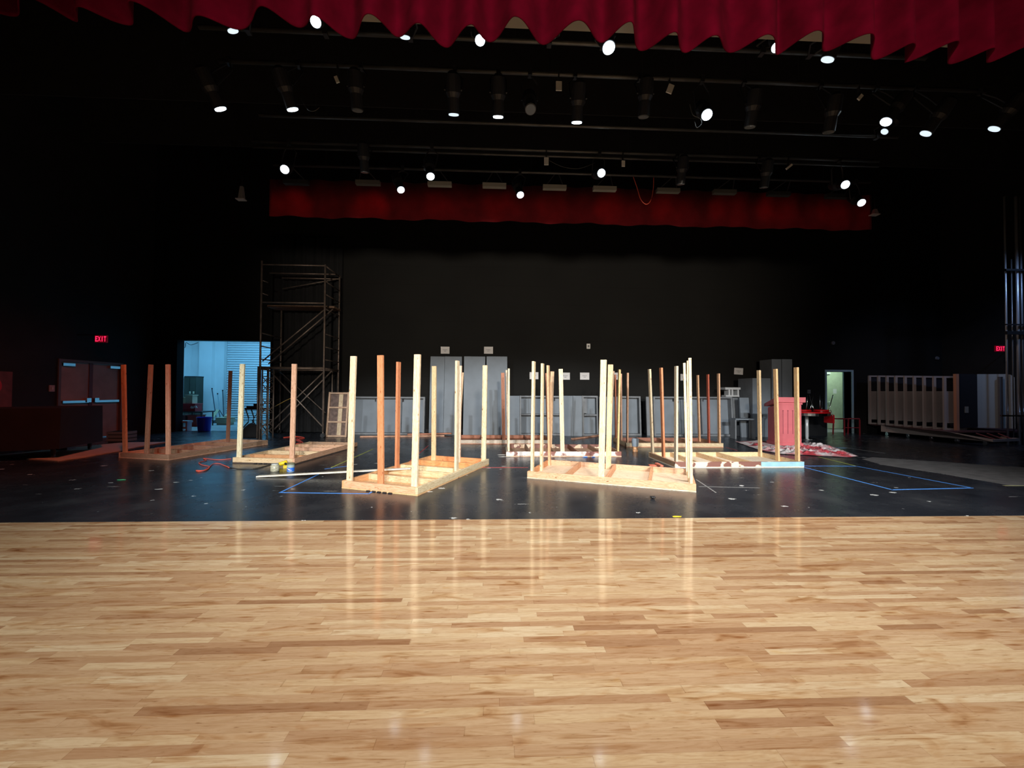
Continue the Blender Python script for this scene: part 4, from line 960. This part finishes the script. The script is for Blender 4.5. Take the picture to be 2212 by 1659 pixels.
MR = mat('dark_red_metal', (.22, .01, .015), .4)
for x in (-.26, .26):
    bm = BM(); path(bm, [(x, 0, 0), (x, 0, .50), (x*.96, .06, .55)], .022, 8); build('front_leg', bm, MR, t); bm = BM(); path(bm, [(x, .45, 0), (x, .42, .52)], .022, 8); build('rear_leg', bm, MR, t)
    bm = BM(); tube(bm, (x, .0, .54), (x, .42, .52), .02, 8); build('arm_rail', bm, MR, t)
bm = BM(); tube(bm, (-.26, 0, .54), (.26, 0, .54), .014, 8); build('top_rail', bm, MR, t)
bm = BM(); tube(bm, (-.26, 0, .25), (.26, 0, .25), .014, 8); build('low_rail', bm, MR, t)
# black box added to give the dark below the table
bm = BM(); a = aty(1722, 940, 12.75); bx(bm, a.x, a.x+1.0, 12.75, 13.2, 0, .62); bx(bm, a.x-.02, a.x+1.02, 12.73, 13.22, .62, .66)
tag(build('table_shade_box', bm, BLACKC), 'low black box added for the dark behind the diner table', 'cabinet')

# ------------------------------------------------------------------ nested rolling acoustic panels, right
XS = [1878, 1898, 1916, 1935, 1955, 1975, 1996, 2018, 2040]
nms = ['leftmost', 'second from the left', 'third from the left', 'fourth from the left', 'fifth', 'fourth from the right', 'third from the right', 'second from the right', 'rightmost and nearest']
for i, px in enumerate(XS):
    y = 13.25-i*.26; a = aty(px, 900, y); wd = 1.05 if i < 8 else .62
    zt_ = aty(px+20, 812 + (i-4)*.2, y).z; zl = aty(px, 845, y).z; zb_ = aty(px, 906+i*1.0, y).z
    t = thing('rolling_shell_frame', 'pale rolling panel, '+nms[i]+' in the nested row of nine at right', 'rolling panel', (a.x, y, 0), radians(-4), 'nested rolling panels at the right wall')
    for x in (0, wd-.06):
        bm = BM(); bx(bm, x, x+.07, 0, .05, .345, zt_); build('upright', bm, SHELLF, t)
    bm = BM(); bx(bm, .07, wd-.06, 0, .05, zt_-.05, zt_); build('top_rail', bm, SHELLF, t)
    bm = BM(); bx(bm, .07, wd-.06, .01, .04, zb_, zl); build('lower_panel', bm, SHELL, t)
    bm = BM(); bx(bm, .07, wd-.06, .03, .04, zl, zt_-.05); build('opening_shade_sheet', bm, mat('opening_shade', (.015, .015, .02), .5), t)  # dark sheet filling the open upper part, its shade given as colour
    bm = BM(); bx(bm, .07, wd-.06, -.02, .07, .345, .39); build('base_beam', bm, SHELLF, t)
# last, nearest shell: orange-brown post, dark back and pale curved face, long base running forward
y = 11.05; a = aty(2066, 925, y); b = aty(2113, 900, y); c = aty(2163, 900, y)
t = thing('acoustic_shell', 'large curved pale acoustic shell on a long wedge base, nearest at right', 'acoustic shell', (a.x, y, 0), 0)
zt_ = aty(2100, 808, y).z; zb_ = aty(2100, 924, y).z
def lx(px, py=900): return aty(px, py, y).x-a.x
bm = BM(); bx(bm, -.02, .06, -.03, .05, .345, zt_); build('end_post', bm, mat('orange_brown_post', (.45, .22, .14), .5), t)
def rr(bm, x0, x1, z0, z1, y0, y1, r, corners=(1, 1, 1, 1)):
    pts = []
    for (cx_, cz_, a0, on) in ((x1, z1, 0, corners[0]), (x0, z1, 90, corners[1]), (x0, z0, 180, corners[2]), (x1, z0, 270, corners[3])):
        if on:
            ccx, ccz = cx_-r*(1 if cx_ == x1 else -1), cz_-r*(1 if cz_ == z1 else -1)
            for k_ in range(7): an = radians(a0+90*k_/6); pts.append((ccx+r*cos(an), ccz+r*sin(an)))
        else: pts.append((cx_, cz_))
    A_ = [bm.verts.new((x, y0, z)) for x, z in pts]; B_ = [bm.verts.new((x, y1, z)) for x, z in pts]; n = len(pts)
    bm.faces.new(A_[::-1]); bm.faces.new(B_)
    for k_ in range(n): bm.faces.new((A_[k_], A_[(k_+1) % n], B_[(k_+1) % n], B_[k_]))
bm = BM(); rr(bm, .06, lx(2115), zb_, zt_, 0, .05, .15, (1, 0, 0, 1)); build('black_back_panel', bm, mat('shell_black_back', (.012, .014, .02), .5), t)
bm = BM(); bx(bm, .25, .36, -.01, 0, zb_+.42, zb_+.60); build('label_plate', bm, mat('dim_label', (.22, .22, .2), .6), t)
bm = BM(); xa_, xb_ = lx(2112), lx(2166); n = 14; g = []
for i in range(n+1):
    f = i/n; yv = -.28*f*f+.0; x = xa_+(xb_-xa_)*f; zt2 = zt_-(.10*max(0, (f-.86)/.14)**2); g.append([bm.verts.new((x, yv+dy, z)) for dy in (0, .03) for z in (zb_, zt2)])
for A_, B_ in zip(g, g[1:]):
    bm.faces.new((A_[0], B_[0], B_[1], A_[1])); bm.faces.new((A_[2], A_[3], B_[3], B_[2])); bm.faces.new((A_[1], B_[1], B_[3], A_[3])); bm.faces.new((A_[0], A_[2], B_[2], B_[0]))
bm.faces.new(g[0]); bm.faces.new(g[-1]); build('curved_face_panel', bm, mat('shell_face', (.36, .40, .40), .5), t, smooth=False)
bm = BM(); xm = xa_+(xb_-xa_)*.62; bx(bm, xm-.05, xm+.05, -.2, -.15, zb_, zt_-.08); build('stiffening_rib', bm, mat('shell_rib', (.12, .12, .13), .5), t)
# long low storage wagon under the nested panels and the shell
o_ = Vector((a.x, y, 0)); tip = atz(2203, 951, .14); tip.z = 0
tw_ = thing('storage_wagon', 'long low wedge-shaped wagon on casters carrying the nested panels, its tip pointing to the apron', 'wagon', (a.x, y, 0))
tip = tip-o_; f1 = atz(2145, 954, .13)-o_; f1.z = 0; s0 = Vector((aty(1903, 930, 13.0).x, 13.0, 0))-o_
def skirt(bm, A_, B_, z0, z1, th=.03):
    d = (B_-A_); nn = Vector((-d.y, d.x, 0)).normalized()*th
    vs = [bm.verts.new(v) for v in ((A_.x, A_.y, z0), (B_.x, B_.y, z0), (B_.x+nn.x, B_.y+nn.y, z0), (A_.x+nn.x, A_.y+nn.y, z0), (A_.x, A_.y, z1), (B_.x, B_.y, z1), (B_.x+nn.x, B_.y+nn.y, z1), (A_.x+nn.x, A_.y+nn.y, z1))]
    for f in ((3,2,1,0), (4,5,6,7), (0,1,5,4), (1,2,6,5), (2,3,7,6), (3,0,4,7)): bm.faces.new([vs[i] for i in f])
SKM = mat('skirt_board', (.38, .30, .27), .6)
bm = BM(); vs = [bm.verts.new(v) for v in ((s0.x, s0.y, .12), (f1.x, f1.y, .12), (f1.x, f1.y, .19), (f1.x-.55, f1.y+.62, .335), (s0.x, s0.y, .335))]
fc = bm.faces.new(vs); r_ = bmesh.ops.extrude_face_region(bm, geom=[fc]); 
for v in r_['geom']:
    if isinstance(v, bmesh.types.BMVert): v.co.x += .03; v.co.y += .03
build('side_skirt', bm, SKM, tw_)
bm = BM(); skirt(bm, f1, tip, .12, .19); build('front_skirt', bm, SKM, tw_)
bm = BM(); skirt(bm, tip, Vector((tip.x+.35, 1.4, 0)), .12, .19); build('side_skirt', bm, SKM, tw_)
xr_ = XR-.12-o_.x
bm = BM(); prism(bm, [(s0.x+.03, s0.y+.45), (s0.x+.03, s0.y+.03), (f1.x-.5, f1.y+.66), (xr_, f1.y+.66), (xr_, s0.y+.45)], .30, .342); build('deck', bm, mat('wagon_deck', (.10, .04, .04), .6), tw_)
for k_ in range(5):
    q = s0.lerp(f1, .08+k_*.22); bm = BM(); tube(bm, (q.x+.03, q.y+.08, .055), (q.x+.07, q.y+.08, .055), .055, 12); bx(bm, q.x+.02, q.x+.08, q.y+.05, q.y+.11, .055, .125); build('caster', bm, CHROME, tw_)
for f in (.2, .5, .8):
    bm = BM(); A_ = f1.lerp(tip, f); tube(bm, (A_.x, A_.y+.03, .165), (A_.x+.1, f1.y+.62, .28), .018, 6); build('base_rib', bm, mat('dark_red_rib', (.20, .05, .05), .6), tw_)

# steel guide rails in the far right wing
t = thing('guide_rail_rack', 'tall vertical steel guide rails in the right wing joined by dark cross bars', 'rigging rails', (aty(2175, 860, 10.6).x, 10.6, 0))
ox = t.location.x
for px, w_, m_ in ((2175, .045, 1), (2188, .03, .4), (2200, .07, 1), (2209, .05, .5)):
    x = aty(px, 800, 10.6).x-ox; zt_ = aty(px, 425 if px != 2188 else 560, 10.6).z
    bm = BM(); tube(bm, (x, 0, 0), (x, 0, zt_), w_/2, 12); build('vertical_rail', bm, mat('guide_rail_steel', (.55*m_, .56*m_, .58*m_), .35, .5), t, smooth=True)
for py, hh in ((701, .03), (719, .09), (583, .05)):
    z = aty(2190, py, 10.5).z; bm = BM(); bx(bm, -.12, .9, -.12, -.06, z-hh/2, z+hh/2); build('cross_bar', bm, BLKM, t)
z = aty(2180, 898, 10.5).z; bm = BM(); bx(bm, -.3, .9, -.12, -.06, z-.02, z+.02); build('lower_rail', bm, CHROME, t)
p = aty(2024, 774, 13.58); t = thing('wall_device', 'faint pale device on the dark wall above the nested panels', 'sensor', p); bm = BM(); lathe(bm, [(.03, -.03), (.07, 0), (.05, .04)], 14); build('dome', bm, mat('dim_grey4', (.14, .15, .17), .5), t, rot=(pi/2, 0, 0)); bm = BM(); bx(bm, -.05, .05, -.0, .02, -.05, .05); build('mount', bm, BLKM, t)

# ------------------------------------------------------------------ covered grand piano in the left wing
p = atz(100, 985); t = thing('grand_piano', 'dark covered grand piano in the shadows of the left wing', 'piano', (-8.8, 8.95, .021), radians(20))
out = [(-.1, 0), (1.45, 0), (1.45, .45)] 
out = [(-1.3, -.72), (.15, -.72), (.15, .72), (-.35, .74), (-.7, .60), (-.95, .34), (-1.25, .12), (-1.75, .02), (-2.1, -.18), (-2.2, -.42), (-2.05, -.66), (-1.75, -.72)]
S_ = smoothpath([(x, y, 0) for x, y in out[2:]], 5); pts = [(-1.3, -.72), (.15, -.72)]+[(v.x, v.y) for v in S_]
bm = BM(); prism(bm, pts, .62, .94); build('case', bm, mat('piano_black', (.015, .008, .009), .35), t)
COV = mat('piano_cover', (.010, .006, .007), .9, noise=.3, nscale=3)
bm = BM(); A_ = [bm.verts.new((x*1.02, y*1.03, .965)) for x, y in pts]; B_ = [bm.verts.new((x*1.05, y*1.07, .16+.02*sin(i*1.7))) for i, (x, y) in enumerate(pts)]
bm.faces.new(A_)
for i in range(len(pts)): bm.faces.new((A_[i], A_[(i+1) % len(pts)], B_[(i+1) % len(pts)], B_[i]))
build('cloth_cover', bm, COV, t)
for x, y in ((.0, -.62), (.0, .62), (-1.85, -.38)):
    bm = BM(); tube(bm, (x, y, .06), (x, y, .62), .035, 10, .06); tube(bm, (x-.02, y, .035), (x+.02, y, .035), .035, 10); build('leg', bm, BLKM, t)
bm = BM(); tube(bm, (-.15, 0, .12), (-.15, 0, .62), .03, 8); bx(bm, -.24, -.02, -.15, .15, .08, .13); build('pedal_lyre', bm, BLKM, t)
p = at_floor(230, 957); t = thing('slatted_crate', 'small dim grey slatted crate below the double door', 'crate', (-9.9, 10.9, 0))
for i in range(3):
    bm = BM(); bx(bm, 0, .5, 0, .3, .02+i*.09, .09+i*.09); build('slat_tier', bm, mat('crate_grey', (.16, .24, .30), .6), t)
bm = BM(); bx(bm, .02, .48, .02, .28, 0, .27); build('inner_box', bm, BLKM, t)
# reddish poster at the left edge
xp = XL+.02; y1_ = atx(26, 840, xp).y; zt_, zb_ = atx(24, 803, xp).z, atx(24, 880, xp).z
t = thing('poster_board', 'dim red poster on the left wall, cut off by the left edge of the picture', 'poster', (XL+.003, y1_, 0))
bm = BM(); bx(bm, 0, .02, -1.1, 0, zb_, zt_); build('board', bm, mat('poster_brown', (.16, .055, .05), .6, noise=.3, nscale=5), t)
bm = BM(); tube(bm, (.02, -.42, (zb_+zt_)/2+.08), (.026, -.42, (zb_+zt_)/2+.08), .22, 24); build('red_emblem', bm, mat('poster_red', (.55, .03, .06), .6), t)

# ------------------------------------------------------------------ things on the stage floor
def tape(pts, w_, m, label, name='floor_tape', z=.002, group='tape marks on the stage floor'):
    P = [atz(*q) for q in pts]; bm = BM()
    for A_, B_ in zip(P, P[1:]):
        d = (B_-A_).normalized(); n_ = Vector((-d.y, d.x, 0))*w_/2; A2, B2 = A_-d*w_*.3, B_+d*w_*.3
        lo = [bm.verts.new((v.x, v.y, .0004)) for v in (A2-n_, B2-n_, B2+n_, A2+n_)]; hi = [bm.verts.new((v.co.x, v.co.y, z)) for v in lo]
        bm.faces.new(hi); bm.faces.new(lo[::-1])
        for i in range(4): bm.faces.new((lo[i], lo[(i+1) % 4], hi[(i+1) % 4], hi[i]))
    tag(build(name, bm, m), label, 'tape', group)
tape([(692, 1023), (605, 1064), (797, 1066.5), (804, 1062)], .025, TBLUE, 'blue tape corner running under the front-left platform')
tape([(702, 1013), (750, 1007)], .025, TBLUE, 'short blue tape strip behind the long white board')
tape([(716, 1010), (806, 970)], .025, TYEL, 'yellow tape line left of the front-left platform')
tape([(806, 969.5), (1080, 971)], .02, TWHT, 'faint pale tape line behind the front-left platform')
tape([(880, 1001), (925, 963)], .025, TRED, 'red tape line slanting behind the front-left platform')
tape([(1040, 1010), (1140, 1010)], .02, TRED, 'straight red tape line between the two front platforms')
tape([(1568, 966.5), (1592, 973)], .025, TRED, 'short red tape mark right of the back-right platform')
tape([(1735, 1009), (1927, 1058), (2100, 1054), (1850, 1007), (1735, 1006.5)], .028, TBLUE, 'large blue tape outline on the right side of the stage')
tape([(1768, 987), (1850, 1007)], .028, TYEL, 'yellow tape line leading to the large blue outline')
tape([(1742, 955), (1910, 979)], .03, TWHT, 'long pale tape line running from the diner table')
tape([(1770, 966), (1828, 968)], .02, TBLUE, 'short blue tape mark beyond the drop cloth')
tape([(1504, 1036), (1546, 1064)], .02, TWHT, 'pale tape line right of the front-right platform')
tape([(1510, 1051), (1640, 1054)], .012, TWHT, 'thin chalky line across the floor right of the front-right platform')
tape([(2170, 1049), (2240, 1049)], .04, mat('dull_yellow_tape', (.4, .38, .2), .6), 'dull yellow tape strip at the right edge')
bm = BM(); P = [atz(*q) for q in ((1862, 992), (1885, 988), (2240, 1012), (2240, 1050), (2180, 1048), (2020, 1021), (1900, 1003))]; prism(bm, [(q.x, q.y) for q in P], .0005, .004)
tag(build('floor_covering', bm, FLOORG), 'greyish floor covering strip at the right of the stage', 'floor covering')
# red extension cord
cable([atz(x, y, .012) for x, y in ((500, 991), (470, 993), (440, 990), (446, 994), (430, 999), (436, 1004), (452, 1008), (440, 1016), (424, 1016), (430, 1018), (448, 1014), (458, 1003), (472, 1001), (486, 1006), (495, 1010))], 'tangled red extension cord on the floor left of the two-legged platform', ORANGE, .007, 'cord', 'extension_cord')
cable([atz(x, y, .008) for x, y in ((495, 1010), (515, 1013), (550, 1012), (572, 1007), (585, 1003), (590, 997), (598, 1001))], 'thin black cord leading to the yellow drill', BLKM, .007, 'cord', 'black_extension_cord')
cable([atz(x, y, .012) for x, y in ((612, 945), (640, 943), (658, 946), (640, 950), (652, 955), (640, 959), (655, 957), (640, 947))], 'orange cord coiled on the floor by the right foot of the scaffold', mat('orange_red_cord', (.6, .06, .03), .5), .014, 'cord', 'extension_cord')
# drill
p = at_floor(612, 1009); t = thing('power_drill', 'yellow and black power drill lying between the jar and the blue can', 'drill', p, .3)
bm = BM(); tube(bm, (-.1, 0, .04), (.06, 0, .09), .035, 14); build('motor_housing', bm, YEL, t, smooth=True)
bm = BM(); tube(bm, (-.1, 0, .04), (-.16, 0, .02), .022, 12, .012); build('chuck', bm, BLKM, t)
bm = BM(); tube(bm, (.03, 0, .08), (.06, -.09, .03), .022, 10); build('grip', bm, BLKM, t)
bm = BM(); bx(bm, .02, .12, -.14, -.06, .0, .05); build('battery', bm, YEL, t)
p = at_floor(594, 1018); t = thing('screw_jar', 'clear jar full of screws on the floor left of the drill', 'jar', p)
bm = BM(); lathe(bm, [(.062, 0), (.068, .01), (.068, .10), (.05, .115)], 20); build('jar_body', bm, mat('jar_of_screws', (.40, .38, .28), .3, noise=.5, nscale=60), t, smooth=True)
bm = BM(); lathe(bm, [(.055, .115), (.055, .13)], 20); build('lid', bm, mat('clear_lid', (.5, .52, .5), .2), t)
p = at_floor(628, 1019); t = thing('screw_tub', 'blue and white labelled tub with dark green lid beside the drill', 'tub', p)
bm = BM(); lathe(bm, [(.055, 0), (.058, .005), (.058, .12)], 20); build('tub_body', bm, mat('clear_tub', (.35, .42, .4), .3), t)
bm = BM(); lathe(bm, [(.0592, .012), (.0592, .075)], 20); build('blue_label', bm, mat('blue_label', (.02, .14, .6), .5), t)
bm = BM(); 
for dz, a0, a1 in ((.055, -2.4, -1.2), (.035, -2.0, -.9)):
    path(bm, [(.0605*cos(a0+(a1-a0)*i/6), .0605*sin(a0+(a1-a0)*i/6), dz+.008*sin(i)) for i in range(7)], .005, 4)
build('white_lettering', bm, WHT, t)
bm = BM(); lathe(bm, [(.06, .12), (.06, .145)], 20); build('lid', bm, mat('olive_lid', (.16, .18, .12), .5), t)
p = at_floor(1372, 976); t = thing('paint_tin', 'grey metal tin with an orange and black label behind the front platforms', 'tin', p)
bm = BM(); lathe(bm, [(.058, 0), (.06, .006), (.06, .12), (.062, .126)], 20); build('tin_body', bm, mat('orange_label', (.7, .3, .15), .5, noise=.8, nscale=22), t)
bm = BM(); lathe(bm, [(.07, .127), (.078, .2), (.078, .28), (.066, .31)], 20); build('clear_tub', bm, mat('grey_plastic_tub', (.25, .30, .36), .25), t)
# small litter
def lump(px, py, sx, sy, sz, m, label, cat, name, rz=0.):
    p = at_floor(px, py); bm = BM(); bmesh.ops.create_icosphere(bm, subdivisions=2, radius=.5)
    for v in bm.verts:
        k_ = 1+.5*mathutils.noise.noise(v.co*4+Vector((px, py, 0))); v.co = Vector((v.co.x*sx*k_, v.co.y*sy*k_, (v.co.z+.5)*sz*k_))
    mz = min(v.co.z for v in bm.verts)
    for v in bm.verts: v.co.z -= mz
    tag(build(name, bm, m, loc=p, rot=(0, 0, rz)), label, cat)
lump(1410, 1077, .07, .06, .035, BLKM, 'small black clamp-like scrap on the floor before the front-right platform', 'scrap', 'plastic_scrap')
lump(1462, 1117, .10, .03, .012, YEL, 'scrap of yellow tape at the edge of the wooden apron', 'scrap', 'tape_scrap')
lump(263, 1037, .14, .04, .008, TGRN, 'scrap of bright green tape on the dark floor at left', 'scrap', 'tape_scrap')
lump(1264, 988, .11, .05, .02, TBLUE, 'crumpled blue tape before the middle platform, left one', 'scrap', 'tape_scrap')
lump(1282, 988, .08, .05, .015, TBLUE, 'crumpled blue tape before the middle platform, right one', 'scrap', 'tape_scrap')
lump(1085, 983, .22, .06, .012, WHT, 'torn white paper at the left end of the middle platform', 'scrap', 'paper_scrap')
lump(1092, 987, .26, .05, .01, WHT, 'second torn white paper just in front of the first', 'scrap', 'paper_scrap')
lump(1602, 1050, .07, .03, .012, mat('dull_white', (.4, .4, .4), .7), 'tiny pale scrap on the floor below the blue-ended platform', 'scrap', 'paper_scrap')
# black tape marks on the edge of the front-left and two-legged platforms
for X, Y, th, us in ((-.989, 5.384, 1.1954, (.35, .43, .51, .59, .67)), (-3.651, 7.671, 1.4318, (.40, .48, .57, .66))):
    bm = BM(); c_, s_ = cos(th), sin(th)
    for u in us:
        v0, v1 = u*1.1, u*1.1+.05
        q = [(X-v*s_+du*c_, Y+v*c_+du*s_) for v, du in ((v0, -.03), (v1, -.03), (v1, -.002), (v0, -.002))]; prism(bm, q, .0004, .012)
    tag(build('tape_tabs', bm, BLKM), 'row of short black tape tabs at the foot of the '+('front-left platform' if X > -2 else 'two-legged platform'), 'tape')
